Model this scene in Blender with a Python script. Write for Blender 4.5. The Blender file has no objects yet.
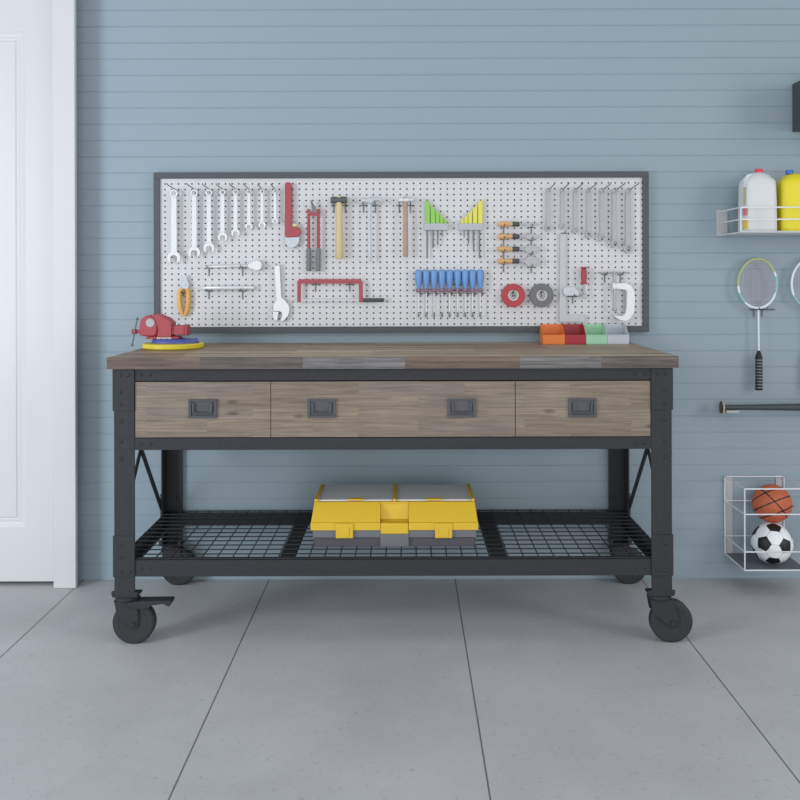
import bpy, bmesh, math, random
from mathutils import Vector, Matrix, Quaternion
random.seed(7)
sc = bpy.context.scene
COL = sc.collection
PI = math.pi

# ------------------------------------------------------------------ camera
F = 909.0            # focal length in pixels of an 800 px frame
H = 1.177            # eye height
VX, VY = 406.7, 278.0
ROLL = 0.0025
cam_d = bpy.data.cameras.new('camera')
cam = bpy.data.objects.new('camera', cam_d)
COL.objects.link(cam)
cam.location = (0, 0, H)
cam.rotation_mode = 'QUATERNION'
cam.rotation_quaternion = Quaternion((0, 1, 0), ROLL) @ Quaternion((1, 0, 0), PI / 2)
cam_d.sensor_fit = 'HORIZONTAL'
cam_d.sensor_width = 36.0
cam_d.lens = F / 800 * 36.0
cam_d.shift_x = (400 - VX) / 800
cam_d.shift_y = (VY - 400) / 800
cam_d.clip_start = 0.05
sc.camera = cam

# ------------------------------------------------------------------ light
world = bpy.data.worlds.new('daylight')
sc.world = world
world.use_nodes = True
bgn = world.node_tree.nodes['Background']
bgn.inputs[0].default_value = (0.90, 0.95, 1.0, 1)
bgn.inputs[1].default_value = 0.70


def area(name, loc, target, sx, sy, power, color):
    d = bpy.data.lights.new(name, 'AREA')
    d.shape = 'RECTANGLE'
    d.size, d.size_y = sx, sy
    d.energy = power
    d.color = color
    o = bpy.data.objects.new(name, d)
    COL.objects.link(o)
    o.location = loc
    o.rotation_euler = (Vector(target) - Vector(loc)).to_track_quat('-Z', 'Y').to_euler()
    return o


area('ceiling_light', (0.0, 0.4, 3.4), (0, 2.0, 0), 5.0, 3.0, 6, (1.0, 0.98, 0.96))
area('window_light', (-3.75, 0.3, 1.35), (-0.9, 3.5, 0.6), 1.0, 2.3, 100, (0.86, 0.94, 1.0))
area('side_door_light', (4.3, 0.3, 1.8), (1.0, 3.5, 0.7), 1.2, 2.2, 52, (1.0, 0.98, 0.95))
area('doorway_light', (0.2, -3.2, 1.0), (0, 3.5, 0.4), 4.4, 2.0, 92, (1.0, 0.985, 0.965))

sc.view_settings.view_transform = 'Standard'
sc.view_settings.look = 'None'
sc.view_settings.gamma = 1
sc.view_settings.use_curve_mapping = False
sc.view_settings.exposure = -0.12


# ------------------------------------------------------------------ pixel -> place
def at(px, py, Y):
    """world (x, z) of the photograph's point on the vertical plane y = Y"""
    X, P = px - VX, py - VY
    return (X - ROLL * P) / F * Y, H - (P + ROLL * X) / F * Y


WALL = 3.55
FRAME_Y = 3.522
BOARD = 3.530


def B(px, py, out=0.0):
    return at(px, py, BOARD - out)


# ------------------------------------------------------------------ materials
def srgb(r, g, b):
    def f(c):
        c /= 255.0
        return c / 12.92 if c <= 0.04045 else ((c + 0.055) / 1.055) ** 2.4
    return (f(r), f(g), f(b), 1)


def nodes(name):
    m = bpy.data.materials.new(name)
    m.use_nodes = True
    nt = m.node_tree
    return m, nt, nt.nodes['Principled BSDF']


def plain(name, col, rough=0.5, metal=0.0, var=0.06, scale=40.0, bump=0.0, spec=0.5):
    m, nt, p = nodes(name)
    N, L = nt.nodes.new, nt.links.new
    tc = N('ShaderNodeTexCoord')
    no = N('ShaderNodeTexNoise')
    no.inputs['Scale'].default_value = scale
    no.inputs['Detail'].default_value = 4
    L(tc.outputs['Object'], no.inputs['Vector'])
    mr = N('ShaderNodeMapRange')
    mr.inputs['To Min'].default_value = 1 - var
    mr.inputs['To Max'].default_value = 1 + var
    L(no.outputs['Fac'], mr.inputs['Value'])
    mx = N('ShaderNodeMix')
    mx.data_type = 'RGBA'
    mx.blend_type = 'MULTIPLY'
    mx.inputs['Factor'].default_value = 1
    mx.inputs['A'].default_value = col
    L(mr.outputs['Result'], mx.inputs['B'])
    L(mx.outputs['Result'], p.inputs['Base Color'])
    p.inputs['Roughness'].default_value = rough
    p.inputs['Metallic'].default_value = metal
    p.inputs['Specular IOR Level'].default_value = spec
    if bump:
        bn = N('ShaderNodeBump')
        bn.inputs['Strength'].default_value = bump
        bn.inputs['Distance'].default_value = 0.002
        L(no.outputs['Fac'], bn.inputs['Height'])
        L(bn.outputs['Normal'], p.inputs['Normal'])
    return m


def wood(name, cols, plank_len, plank_h, rough=0.55, grain=1.0, seed=0.0, gapdark=0.55, knots=False):
    """planks running along x; cols = colours the planks are picked from"""
    m, nt, p = nodes(name)
    N, L = nt.nodes.new, nt.links.new
    tc = N('ShaderNodeTexCoord')
    sp = N('ShaderNodeSeparateXYZ')
    L(tc.outputs['Object'], sp.inputs[0])
    ad = N('ShaderNodeMath')
    ad.operation = 'ADD'
    L(sp.outputs['Y'], ad.inputs[0])
    L(sp.outputs['Z'], ad.inputs[1])
    cb = N('ShaderNodeCombineXYZ')
    L(sp.outputs['X'], cb.inputs['X'])
    L(ad.outputs[0], cb.inputs['Y'])
    mp = N('ShaderNodeMapping')
    mp.inputs['Location'].default_value = (3.17 + seed, 2.3 + seed * 0.7, 0)
    L(cb.outputs[0], mp.inputs['Vector'])
    br = N('ShaderNodeTexBrick')
    br.offset = 0.43
    br.inputs['Scale'].default_value = 1.0
    br.inputs['Color1'].default_value = (0, 0, 0, 1)
    br.inputs['Color2'].default_value = (1, 1, 1, 1)
    br.inputs['Mortar'].default_value = (0.5, 0.5, 0.5, 1)
    br.inputs['Mortar Size'].default_value = 0.0007
    br.inputs['Mortar Smooth'].default_value = 0.2
    br.inputs['Brick Width'].default_value = plank_len
    br.inputs['Row Height'].default_value = plank_h
    L(mp.outputs[0], br.inputs['Vector'])
    rp = N('ShaderNodeValToRGB')
    el = rp.color_ramp.elements
    while len(el) < len(cols):
        el.new(0.5)
    for i, c in enumerate(cols):
        el[i].position = i / (len(cols) - 1)
        el[i].color = c
    L(br.outputs['Color'], rp.inputs['Fac'])
    # grain: stretched noise, shifted per plank
    pl = N('ShaderNodeVectorMath')
    pl.operation = 'MULTIPLY_ADD'
    pl.inputs[1].default_value = (3.6, 95, 1)
    L(mp.outputs[0], pl.inputs[0])
    sh = N('ShaderNodeVectorMath')
    sh.operation = 'MULTIPLY'
    sh.inputs[1].default_value = (31, 17, 53)
    L(br.outputs['Color'], sh.inputs[0])
    L(sh.outputs[0], pl.inputs[2])
    no = N('ShaderNodeTexNoise')
    no.inputs['Scale'].default_value = 1.6
    no.inputs['Detail'].default_value = 7
    no.inputs['Roughness'].default_value = 0.62
    no.inputs['Distortion'].default_value = 0.6
    L(pl.outputs[0], no.inputs['Vector'])
    mr = N('ShaderNodeMapRange')
    mr.inputs['From Min'].default_value = 0.28
    mr.inputs['From Max'].default_value = 0.72
    mr.inputs['To Min'].default_value = 1 - 0.34 * grain
    mr.inputs['To Max'].default_value = 1 + 0.24 * grain
    L(no.outputs['Fac'], mr.inputs['Value'])
    # blotches / knots
    n2 = N('ShaderNodeTexNoise')
    n2.inputs['Scale'].default_value = 9
    n2.inputs['Detail'].default_value = 3
    L(mp.outputs[0], n2.inputs['Vector'])
    m2 = N('ShaderNodeMapRange')
    m2.inputs['From Min'].default_value = 0.3
    m2.inputs['From Max'].default_value = 0.7
    m2.inputs['To Min'].default_value = 0.90
    m2.inputs['To Max'].default_value = 1.08
    L(n2.outputs['Fac'], m2.inputs['Value'])
    mu = N('ShaderNodeMath')
    mu.operation = 'MULTIPLY'
    L(mr.outputs[0], mu.inputs[0])
    L(m2.outputs[0], mu.inputs[1])
    gp = N('ShaderNodeMapRange')
    gp.inputs['To Min'].default_value = 1.0
    gp.inputs['To Max'].default_value = gapdark
    L(br.outputs['Fac'], gp.inputs['Value'])
    mu2 = N('ShaderNodeMath')
    mu2.operation = 'MULTIPLY'
    L(mu.outputs[0], mu2.inputs[0])
    L(gp.outputs[0], mu2.inputs[1])
    if knots:
        ks = N('ShaderNodeVectorMath')
        ks.operation = 'MULTIPLY'
        ks.inputs[1].default_value = (5.2, 15, 1)
        L(mp.outputs[0], ks.inputs[0])
        vo = N('ShaderNodeTexVoronoi')
        vo.voronoi_dimensions = '2D'
        vo.inputs['Scale'].default_value = 1.0
        L(ks.outputs[0], vo.inputs['Vector'])
        sv = N('ShaderNodeSeparateXYZ')
        L(vo.outputs['Color'], sv.inputs[0])
        kt = N('ShaderNodeMath')
        kt.operation = 'GREATER_THAN'
        kt.inputs[1].default_value = 0.6
        L(sv.outputs['X'], kt.inputs[0])
        kd = N('ShaderNodeMapRange')
        kd.interpolation_type = 'SMOOTHSTEP'
        kd.inputs['From Min'].default_value = 0.02
        kd.inputs['From Max'].default_value = 0.16
        kd.inputs['To Min'].default_value = 0.5
        kd.inputs['To Max'].default_value = 0.0
        L(vo.outputs['Distance'], kd.inputs['Value'])
        km = N('ShaderNodeMath')
        km.operation = 'MULTIPLY'
        L(kt.outputs[0], km.inputs[0])
        L(kd.outputs[0], km.inputs[1])
        k1 = N('ShaderNodeMath')
        k1.operation = 'SUBTRACT'
        k1.inputs[0].default_value = 1.0
        L(km.outputs[0], k1.inputs[1])
        mk = N('ShaderNodeMath')
        mk.operation = 'MULTIPLY'
        L(mu2.outputs[0], mk.inputs[0])
        L(k1.outputs[0], mk.inputs[1])
        mu2 = mk
    mx = N('ShaderNodeMix')
    mx.data_type = 'RGBA'
    mx.blend_type = 'MULTIPLY'
    mx.inputs['Factor'].default_value = 1
    L(rp.outputs['Color'], mx.inputs['A'])
    L(mu2.outputs[0], mx.inputs['B'])
    L(mx.outputs['Result'], p.inputs['Base Color'])
    p.inputs['Roughness'].default_value = rough
    bn = N('ShaderNodeBump')
    bn.inputs['Strength'].default_value = 0.25
    bn.inputs['Distance'].default_value = 0.001
    L(mu2.outputs[0], bn.inputs['Height'])
    L(bn.outputs['Normal'], p.inputs['Normal'])
    return m


def concrete(name):
    m, nt, p = nodes(name)
    N, L = nt.nodes.new, nt.links.new
    tc = N('ShaderNodeTexCoord')
    n1 = N('ShaderNodeTexNoise')
    n1.inputs['Scale'].default_value = 2.2
    n1.inputs['Detail'].default_value = 8
    n1.inputs['Roughness'].default_value = 0.62
    n1.inputs['Distortion'].default_value = 0.4
    L(tc.outputs['Object'], n1.inputs['Vector'])
    n2 = N('ShaderNodeTexNoise')
    n2.inputs['Scale'].default_value = 60
    n2.inputs['Detail'].default_value = 5
    L(tc.outputs['Object'], n2.inputs['Vector'])
    rp = N('ShaderNodeValToRGB')
    e = rp.color_ramp.elements
    e[0].position, e[0].color = 0.3, FLOOR_A
    e[1].position, e[1].color = 0.7, FLOOR_B
    L(n1.outputs['Fac'], rp.inputs['Fac'])
    # pits: sparse darker flecks
    mr = N('ShaderNodeMapRange')
    mr.inputs['From Min'].default_value = 0.60
    mr.inputs['From Max'].default_value = 0.72
    mr.inputs['To Min'].default_value = 1.0
    mr.inputs['To Max'].default_value = 0.80
    L(n2.outputs['Fac'], mr.inputs['Value'])
    # saw-cut joints running into the room
    sp = N('ShaderNodeSeparateXYZ')
    L(tc.outputs['Object'], sp.inputs[0])
    a = N('ShaderNodeMath')
    a.operation = 'ADD'
    a.inputs[1].default_value = 1.2667 + 0.7263 * 10
    L(sp.outputs['X'], a.inputs[0])
    md = N('ShaderNodeMath')
    md.operation = 'PINGPONG'
    md.inputs[1].default_value = 0.7263 / 2
    L(a.outputs[0], md.inputs[0])
    jt = N('ShaderNodeMapRange')
    jt.inputs['From Min'].default_value = 0.0016
    jt.inputs['From Max'].default_value = 0.0028
    jt.inputs['To Min'].default_value = 0.30
    jt.inputs['To Max'].default_value = 1.0
    L(md.outputs[0], jt.inputs['Value'])
    mu = N('ShaderNodeMath')
    mu.operation = 'MULTIPLY'
    L(mr.outputs[0], mu.inputs[0])
    L(jt.outputs[0], mu.inputs[1])
    mx = N('ShaderNodeMix')
    mx.data_type = 'RGBA'
    mx.blend_type = 'MULTIPLY'
    mx.inputs['Factor'].default_value = 1
    L(rp.outputs['Color'], mx.inputs['A'])
    L(mu.outputs[0], mx.inputs['B'])
    L(mx.outputs['Result'], p.inputs['Base Color'])
    p.inputs['Roughness'].default_value = 0.62
    bn = N('ShaderNodeBump')
    bn.inputs['Strength'].default_value = 0.25
    bn.inputs['Distance'].default_value = 0.003
    L(mu.outputs[0], bn.inputs['Height'])
    L(bn.outputs['Normal'], p.inputs['Normal'])
    return m


FLOOR_A = srgb(176, 176, 178)
FLOOR_B = srgb(192, 192, 194)
M = {}
M['siding'] = plain('blue_grey_siding_paint', srgb(141, 157, 167), 0.55, var=0.02, scale=3)
M['floor'] = concrete('cast_concrete')
M['white_paint'] = plain('white_door_paint', srgb(204, 204, 206), 0.4, var=0.01, scale=5)
M['black_metal'] = plain('textured_black_steel', srgb(45, 46, 50), 0.6, 0.0, var=0.25, scale=70, bump=0.3, spec=0.35)
M['dark_wire'] = plain('black_coated_wire', srgb(34, 35, 38), 0.5)
M['rubber'] = plain('caster_rubber', srgb(50, 51, 53), 0.6, var=0.1, spec=0.3)
M['handle_metal'] = plain('drawer_handle_steel', srgb(72, 75, 80), 0.42, 0.2, var=0.12, scale=80)
M['top_wood'] = wood('butcher_block_wood', [srgb(122, 100, 80), srgb(168, 148, 120), srgb(140, 124, 108), srgb(186, 168, 138), srgb(154, 132, 105), srgb(130, 110, 94)], 0.62, 0.049, 0.5, 1.1, 0.0)
M['edge_brown'] = wood('weathered_brown_edge_wood', [srgb(100, 84, 75), srgb(120, 102, 89)], 9.0, 0.021, 0.6, 1.7, 2.35)
M['edge_dark'] = wood('weathered_dark_edge_wood', [srgb(86, 77, 74), srgb(104, 95, 92)], 9.0, 0.021, 0.6, 1.7, 4.1)
M['edge_grey'] = wood('weathered_grey_edge_wood', [srgb(108, 104, 104), srgb(126, 124, 124)], 9.0, 0.021, 0.6, 1.8, 5.2)
M['drawer_wood'] = wood('grey_acacia_drawer_wood', [srgb(118, 104, 92), srgb(137, 124, 111), srgb(125, 113, 103), srgb(134, 119, 102)], 0.34, 0.0395, 0.6, 1.25, 1.7, gapdark=0.8, knots=True)
M['board'] = plain('white_hardboard', srgb(206, 206, 209), 0.5, var=0.02)
M['hole_shade'] = plain('pegboard_hole_shade', srgb(96, 98, 103), 0.8)
M['board_frame'] = plain('charcoal_frame', srgb(72, 76, 82), 0.5, var=0.05)
M['chrome'] = plain('polished_chrome', srgb(218, 219, 223), 0.4, 0.3, var=0.03)
M['steel'] = plain('brushed_steel', srgb(166, 168, 172), 0.45, 0.4, var=0.08, scale=90)
M['hook_wire'] = plain('zinc_hook_wire', srgb(112, 113, 117), 0.45, 0.3)
M['red_paint'] = plain('red_enamel', srgb(162, 66, 78), 0.45, var=0.07)
M['dark_red'] = plain('crimson_plastic', srgb(160, 56, 72), 0.45, var=0.05)
M['grey_grip'] = plain('grey_rubber_grip', srgb(118, 121, 124), 0.6)
M['dark_grip'] = plain('charcoal_grip', srgb(72, 76, 78), 0.55, var=0.12)
M['mallet_head'] = plain('dark_rubber_mallet', srgb(84, 90, 90), 0.6, var=0.1)
M['pale_wood'] = plain('pale_ash_handle', srgb(206, 188, 142), 0.55, var=0.08, scale=25)
M['brown_wood'] = plain('brown_hickory_handle', srgb(172, 144, 132), 0.55, var=0.1, scale=25)
M['orange_wood'] = plain('orange_lacquered_wood', srgb(212, 166, 112), 0.45, var=0.14, scale=30)
M['orange_grip'] = plain('orange_plastic_grip', srgb(222, 168, 84), 0.45, var=0.06)
M['green'] = plain('lime_green_plastic', srgb(140, 196, 84), 0.45)
M['yellow'] = plain('lemon_yellow_plastic', srgb(220, 214, 84), 0.45)
M['holder_grey'] = plain('grey_plastic_holder', srgb(178, 181, 187), 0.5)
M['allen'] = plain('dark_key_steel', srgb(112, 114, 118), 0.4, 0.4)
M['blue'] = plain('blue_screwdriver_plastic', srgb(104, 148, 204), 0.4, var=0.05)
M['purple'] = plain('plum_collar_plastic', srgb(136, 104, 124), 0.45)
M['tape_core'] = plain('card_tape_core', srgb(222, 220, 214), 0.6)
M['tape_red'] = plain('red_tape_roll', srgb(172, 56, 68), 0.5)
M['tape_grey'] = plain('grey_tape_roll', srgb(106, 107, 111), 0.5)
M['cream'] = plain('cream_brass_nut', srgb(214, 200, 160), 0.4, 0.2)
M['pale_blade'] = plain('pale_grey_blade', srgb(196, 201, 207), 0.5, 0.1)
M['square_steel'] = plain('satin_steel', srgb(186, 188, 192), 0.45, 0.15)
M['tb_yellow'] = plain('toolbox_yellow_plastic', srgb(220, 182, 42), 0.5, var=0.03)
M['tb_dark'] = plain('toolbox_charcoal_plastic', srgb(78, 76, 82), 0.55)
M['tb_rim'] = plain('toolbox_grey_plastic', srgb(108, 109, 114), 0.5)
M['tb_lid'] = plain('toolbox_lid_smoke_plastic', srgb(222, 219, 219), 0.28)
M['vise_red'] = plain('vise_red_enamel', srgb(166, 66, 78), 0.5, var=0.1, scale=60)
M['vise_blue'] = plain('vise_blue_enamel', srgb(74, 88, 160), 0.45)
M['vise_yellow'] = plain('vise_yellow_enamel', srgb(226, 206, 50), 0.42)
M['orange_bin'] = plain('orange_bin_plastic', srgb(226, 124, 50), 0.45)
M['red_bin'] = plain('red_bin_plastic', srgb(166, 40, 52), 0.45)
M['green_bin'] = plain('mint_bin_plastic', srgb(158, 206, 172), 0.45)
M['grey_bin'] = plain('grey_bin_plastic', srgb(188, 193, 202), 0.45)
M['white_wire'] = plain('white_coated_wire', srgb(222, 223, 226), 0.4)
M['white_plate'] = plain('white_coated_bracket', srgb(176, 175, 178), 0.45)
M['jug_white'] = plain('white_bottle_plastic', srgb(208, 210, 212), 0.45, var=0.02)
M['jug_yellow'] = plain('yellow_bottle_plastic', srgb(226, 210, 40), 0.45, var=0.02)
M['cap_red'] = plain('red_cap_plastic', srgb(214, 54, 70), 0.4)
M['cap_blue'] = plain('blue_cap_plastic', srgb(60, 104, 190), 0.4)
M['label_pink'] = plain('pink_label_print', srgb(206, 120, 122), 0.5)
M['label_gold'] = plain('gold_label_print', srgb(222, 186, 70), 0.5)
M['label_olive'] = plain('olive_label_print', srgb(176, 172, 138), 0.5)
M['racket_white'] = plain('white_racket_lacquer', srgb(224, 232, 236), 0.35)
M['racket_yellow'] = plain('yellow_green_racket_lacquer', srgb(176, 184, 130), 0.4)
M['racket_teal'] = plain('teal_racket_lacquer', srgb(140, 192, 186), 0.4)
M['string'] = plain('grey_pink_racket_string', srgb(196, 184, 194), 0.5)
M['bat_black'] = plain('black_bat_lacquer', srgb(62, 68, 70), 0.4)
M['bat_knob'] = plain('tan_bat_knob', srgb(206, 178, 142), 0.5)
M['ball_orange'] = plain('basketball_leather', srgb(192, 98, 62), 0.6, var=0.1, scale=150, bump=0.5)
M['ball_black'] = plain('ball_black_panel', srgb(18, 18, 21), 0.5)
M['ball_white'] = plain('ball_white_panel', srgb(236, 238, 242), 0.4, var=0.02)
M['ball_seam'] = plain('ball_grey_seam', srgb(206, 209, 214), 0.5)
M['tray_grey'] = plain('dark_grey_tray', srgb(98, 103, 110), 0.5)
M['cabinet_dark'] = plain('charcoal_laminate', srgb(66, 66, 70), 0.5)
M['gap_shade'] = plain('drawer_gap_shade', srgb(30, 29, 29), 0.8)


# ------------------------------------------------------------------ mesh building
class MB:
    def __init__(self):
        self.bm = bmesh.new()

    def box(self, x0, x1, y0, y1, z0, z1, mi=0):
        v = [self.bm.verts.new(c) for c in ((x0, y0, z0), (x1, y0, z0), (x1, y1, z0), (x0, y1, z0), (x0, y0, z1), (x1, y0, z1), (x1, y1, z1), (x0, y1, z1))]
        for f in ((3, 2, 1, 0), (4, 5, 6, 7), (0, 1, 5, 4), (1, 2, 6, 5), (2, 3, 7, 6), (3, 0, 4, 7)):
            fa = self.bm.faces.new([v[i] for i in f])
            fa.material_index = mi
        return self

    def loft(self, rings, cap=True, mi=0, closed=False):
        R = [[self.bm.verts.new(p) for p in r] for r in rings]
        n = len(R[0])
        pairs = list(zip(R, R[1:]))
        if closed:
            pairs.append((R[-1], R[0]))
        for a, b in pairs:
            for i in range(n):
                j = (i + 1) % n
                f = self.bm.faces.new((a[i], a[j], b[j], b[i]))
                f.material_index = mi
        if cap and not closed:
            f = self.bm.faces.new(list(reversed(R[0])))
            f.material_index = mi
            f = self.bm.faces.new(R[-1])
            f.material_index = mi
        return self

    def tube(self, pts, r, n=8, mi=0, closed=False):
        P = [Vector(p) for p in pts]
        rs = r if isinstance(r, (list, tuple)) else [r] * len(P)
        rings = []
        up = None
        m = len(P)
        for i, p in enumerate(P):
            if closed:
                t = (P[(i + 1) % m] - P[i - 1]).normalized()
            elif i == 0:
                t = (P[1] - P[0]).normalized()
            elif i == m - 1:
                t = (P[-1] - P[-2]).normalized()
            else:
                t = ((P[i + 1] - p).normalized() + (p - P[i - 1]).normalized())
                t = t.normalized() if t.length > 1e-6 else (P[i + 1] - p).normalized()
            if up is None:
                up = Vector((0, 0, 1)) if abs(t.z) < 0.9 else Vector((0, 1, 0))
            a = t.cross(up)
            if a.length < 1e-6:
                a = t.orthogonal()
            a.normalize()
            b = a.cross(t).normalized()
            up = b
            rings.append([p + (a * math.cos(2 * PI * k / n) + b * math.sin(2 * PI * k / n)) * rs[i] for k in range(n)])
        return self.loft(rings, True, mi, closed)

    def cyl(self, p0, p1, r0, r1=None, n=20, mi=0):
        return self.tube([p0, p1], [r0, r0 if r1 is None else r1], n, mi)

    def lathe(self, prof, c, axis='Y', n=32, mi=0):
        """prof: (radius, offset along axis); closed ends when radius is 0"""
        rings = []
        for r, h in prof:
            r = max(r, 1e-5)
            ring = []
            for k in range(n):
                a = 2 * PI * k / n
                u, w = r * math.cos(a), r * math.sin(a)
                if axis == 'Y':
                    ring.append((c[0] + u, c[1] + h, c[2] + w))
                elif axis == 'Z':
                    ring.append((c[0] + u, c[1] + w, c[2] + h))
                else:
                    ring.append((c[0] + h, c[1] + u, c[2] + w))
            rings.append(ring)
        return self.loft(rings, True, mi)

    def ring(self, prof, c, axis='Y', n=32, mi=0):
        """closed profile swept round (a tyre, a washer)"""
        rings = []
        for k in range(n):
            a = 2 * PI * k / n
            ring = []
            for r, h in prof:
                u, w = r * math.cos(a), r * math.sin(a)
                if axis == 'Y':
                    ring.append((c[0] + u, c[1] + h, c[2] + w))
                else:
                    ring.append((c[0] + u, c[1] + w, c[2] + h))
            rings.append(ring)
        return self.loft(rings, False, mi, closed=True)

    def ext(self, pts, y0, y1, mi=0):
        """outline of (x, z) points extruded from y0 to y1"""
        return self.loft([[(x, y0, z) for x, z in pts], [(x, y1, z) for x, z in pts]], True, mi)

    def extx(self, pts, x0, x1, mi=0):
        """outline of (y, z) points extruded along x"""
        return self.loft([[(x0, y, z) for y, z in pts], [(x1, y, z) for y, z in pts]], True, mi)

    def build(self, name, mats, parent=None, origin=None, smooth=False, bevel=0.0, angle=35):
        bm = self.bm
        bmesh.ops.recalc_face_normals(bm, faces=bm.faces)
        if parent is not None:
            root = parent
            while root.parent:
                root = root.parent
            o0 = Vector(root.location)
        elif origin is not None:
            o0 = Vector(origin)
        else:
            xs = [v.co for v in bm.verts]
            o0 = Vector(((min(v.x for v in xs) + max(v.x for v in xs)) / 2, (min(v.y for v in xs) + max(v.y for v in xs)) / 2, min(v.z for v in xs)))
        for v in bm.verts:
            v.co -= o0
        me = bpy.data.meshes.new(name)
        bm.to_mesh(me)
        bm.free()
        for m in (mats if isinstance(mats, (list, tuple)) else [mats]):
            me.materials.append(m)
        o = bpy.data.objects.new(name, me)
        COL.objects.link(o)
        if parent is not None:
            o.parent = parent
        else:
            o.location = o0
        if bevel:
            md = o.modifiers.new('bevel', 'BEVEL')
            md.width = bevel
            md.segments = 2
            md.limit_method = 'ANGLE'
            md.angle_limit = math.radians(40)
        if smooth or bevel:
            for p in me.polygons:
                p.use_smooth = True
            me.set_sharp_from_angle(angle=math.radians(angle))
        return o


def tag(o, label, cat, group=None):
    o['label'] = label
    o['category'] = cat
    if group:
        o['group'] = group
    return o


def thing(name, loc, label, cat, group=None):
    o = bpy.data.objects.new(name, None)
    o.empty_display_size = 0.05
    COL.objects.link(o)
    o.location = loc
    return tag(o, label, cat, group)


def struct(o):
    o['kind'] = 'structure'
    return o


def arc(cx, cz, r, a0, a1, n):
    return [(cx + r * math.cos(math.radians(a0 + (a1 - a0) * i / n)), cz + r * math.sin(math.radians(a0 + (a1 - a0) * i / n))) for i in range(n + 1)]


# ------------------------------------------------------------------ the setting
m = MB()
v = [(-4.5, -4.0), (4.5, -4.0), (4.5, WALL + 0.1), (-4.5, WALL + 0.1)]
m.box(-4.5, 4.5, -4.0, WALL + 0.1, -0.08, 0.0)
struct(m.build('floor', M['floor'], origin=(0, 0, 0)))

# lap-grooved horizontal siding
pitch = 0.06357
z0 = 1.589 - pitch * 25 + 0.0005
prof = [(WALL, -0.05)]
z = z0
while z < 3.2:
    if z > 0.0:
        prof += [(WALL, z - 0.0034), (WALL + 0.0017, z - 0.0012), (WALL + 0.0017, z + 0.0008), (WALL, z + 0.0018)]
    z += pitch
prof += [(WALL, 3.2), (WALL + 0.1, 3.2), (WALL + 0.1, -0.05)]
struct(MB().extx(prof, -4.5, 4.5).build('wall_back', M['siding'], origin=(0, WALL, 0)))

# door casing, standing proud of the siding, and the panelled door beside it
CX0, CX1 = at(53.2, 560, 3.456)[0], at(75.9, 560, 3.456)[0]
m = MB()
m.box(CX0, CX1, 3.456, 3.478, 0.0, 2.42)
m.box(CX0 + 0.004, CX1 - 0.03, 3.478, WALL - 0.002, 0.0, 2.42)
m.box(CX0 - 1.0, CX0, 3.456, 3.478, 2.30, 2.42)
m.box(CX0 - 1.0, CX0, 3.478, WALL - 0.002, 2.30, 2.42)
m.box(CX0 - 1.0, CX0 - 0.91, 3.456, WALL - 0.002, 0.0, 2.30)
struct(m.build('trim_1', M['white_paint'], bevel=0.003))

DY = 3.490
dx1 = CX0 - 0.004
dx0 = CX0 - 0.905
dz0, dz1 = 0.016, 2.295
px0 = at(26.0, 450, DY)[0]          # panel opening, right side
pz0 = at(20, 527.5, DY)[1]
m = MB()
st = dx1 - px0
mid = (dx0 + dx1) / 2
opens = []
for (a, b) in ((dx0 + st, mid - 0.05), (mid + 0.05, px0)):
    opens += [(a, b, pz0, 2.13)]
xs = sorted({dx0, dx1, opens[0][0], opens[0][1], opens[1][0], opens[1][1]})
m.box(dx0, dx0 + st, DY, DY + 0.04, dz0, dz1)
m.box(px0, dx1, DY, DY + 0.04, dz0, dz1)
m.box(opens[0][1], opens[1][0], DY, DY + 0.04, pz0, 2.13)
m.box(dx0 + st, px0, DY, DY + 0.04, dz0, pz0)
m.box(dx0 + st, px0, DY, DY + 0.04, 2.13, dz1)
door = struct(m.build('door_1', M['white_paint']))
for (a, b, c, d) in opens:
    m = MB()

    def rect(i, y):
        return [(a + i, y, c + i), (b - i, y, c + i), (b - i, y, d - i), (a + i, y, d - i)]
    m.loft([rect(0, DY + 0.0), rect(0.012, DY + 0.006), rect(0.020, DY + 0.0085), rect(0.030, DY + 0.0075), rect(0.035, DY + 0.0085), rect(0.041, DY + 0.0055), rect(0.045, DY + 0.0055)], False)
    f = m.bm.faces.new([m.bm.verts.new(p) for p in rect(0.045, DY + 0.0055)])
    m.build('door_panel', M['white_paint'], parent=door)

# ------------------------------------------------------------------ workbench
XC = -0.0455
TOPZ, TOPB = 0.925, 0.888
HT = 0.9127           # half length of the top
YF, YB = 2.90, 3.545
bench = thing('workbench', (XC, 3.22, 0), 'long industrial workbench with weathered wood top, black steel frame and casters', 'workbench')
MB().box(XC - HT, XC + HT, YF + 0.012, YB, TOPB, TOPZ).build('tabletop', M['top_wood'], bench)
m = MB()
xe = [XC - HT] + [at(px, 363, YF)[0] for px in (200, 303, 405, 520, 601)] + [XC + HT]
for (a, b), mi in zip(zip(xe, xe[1:]), (0, 1, 2, 0, 2, 1)):
    m.box(a, b, YF, YF + 0.0118, TOPB, TOPZ, mi)
m.build('edge_band', [M['edge_brown'], M['edge_dark'], M['edge_grey']], bench)

LW = 0.066            # leg flange
LF = 2.915            # front face of the frame
LB = 3.538
LH = 0.8945           # half width of the frame
LEGB = 0.157
T = 0.005


def dome(m, x, y, z, r=0.0065, ax='Y', s=-1):
    p = [(r, 0), (r * 0.9, s * r * 0.22), (r * 0.6, s * r * 0.40), (0, s * r * 0.46)]
    m.lathe(p, (x, y, z), ax, 10)


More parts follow.
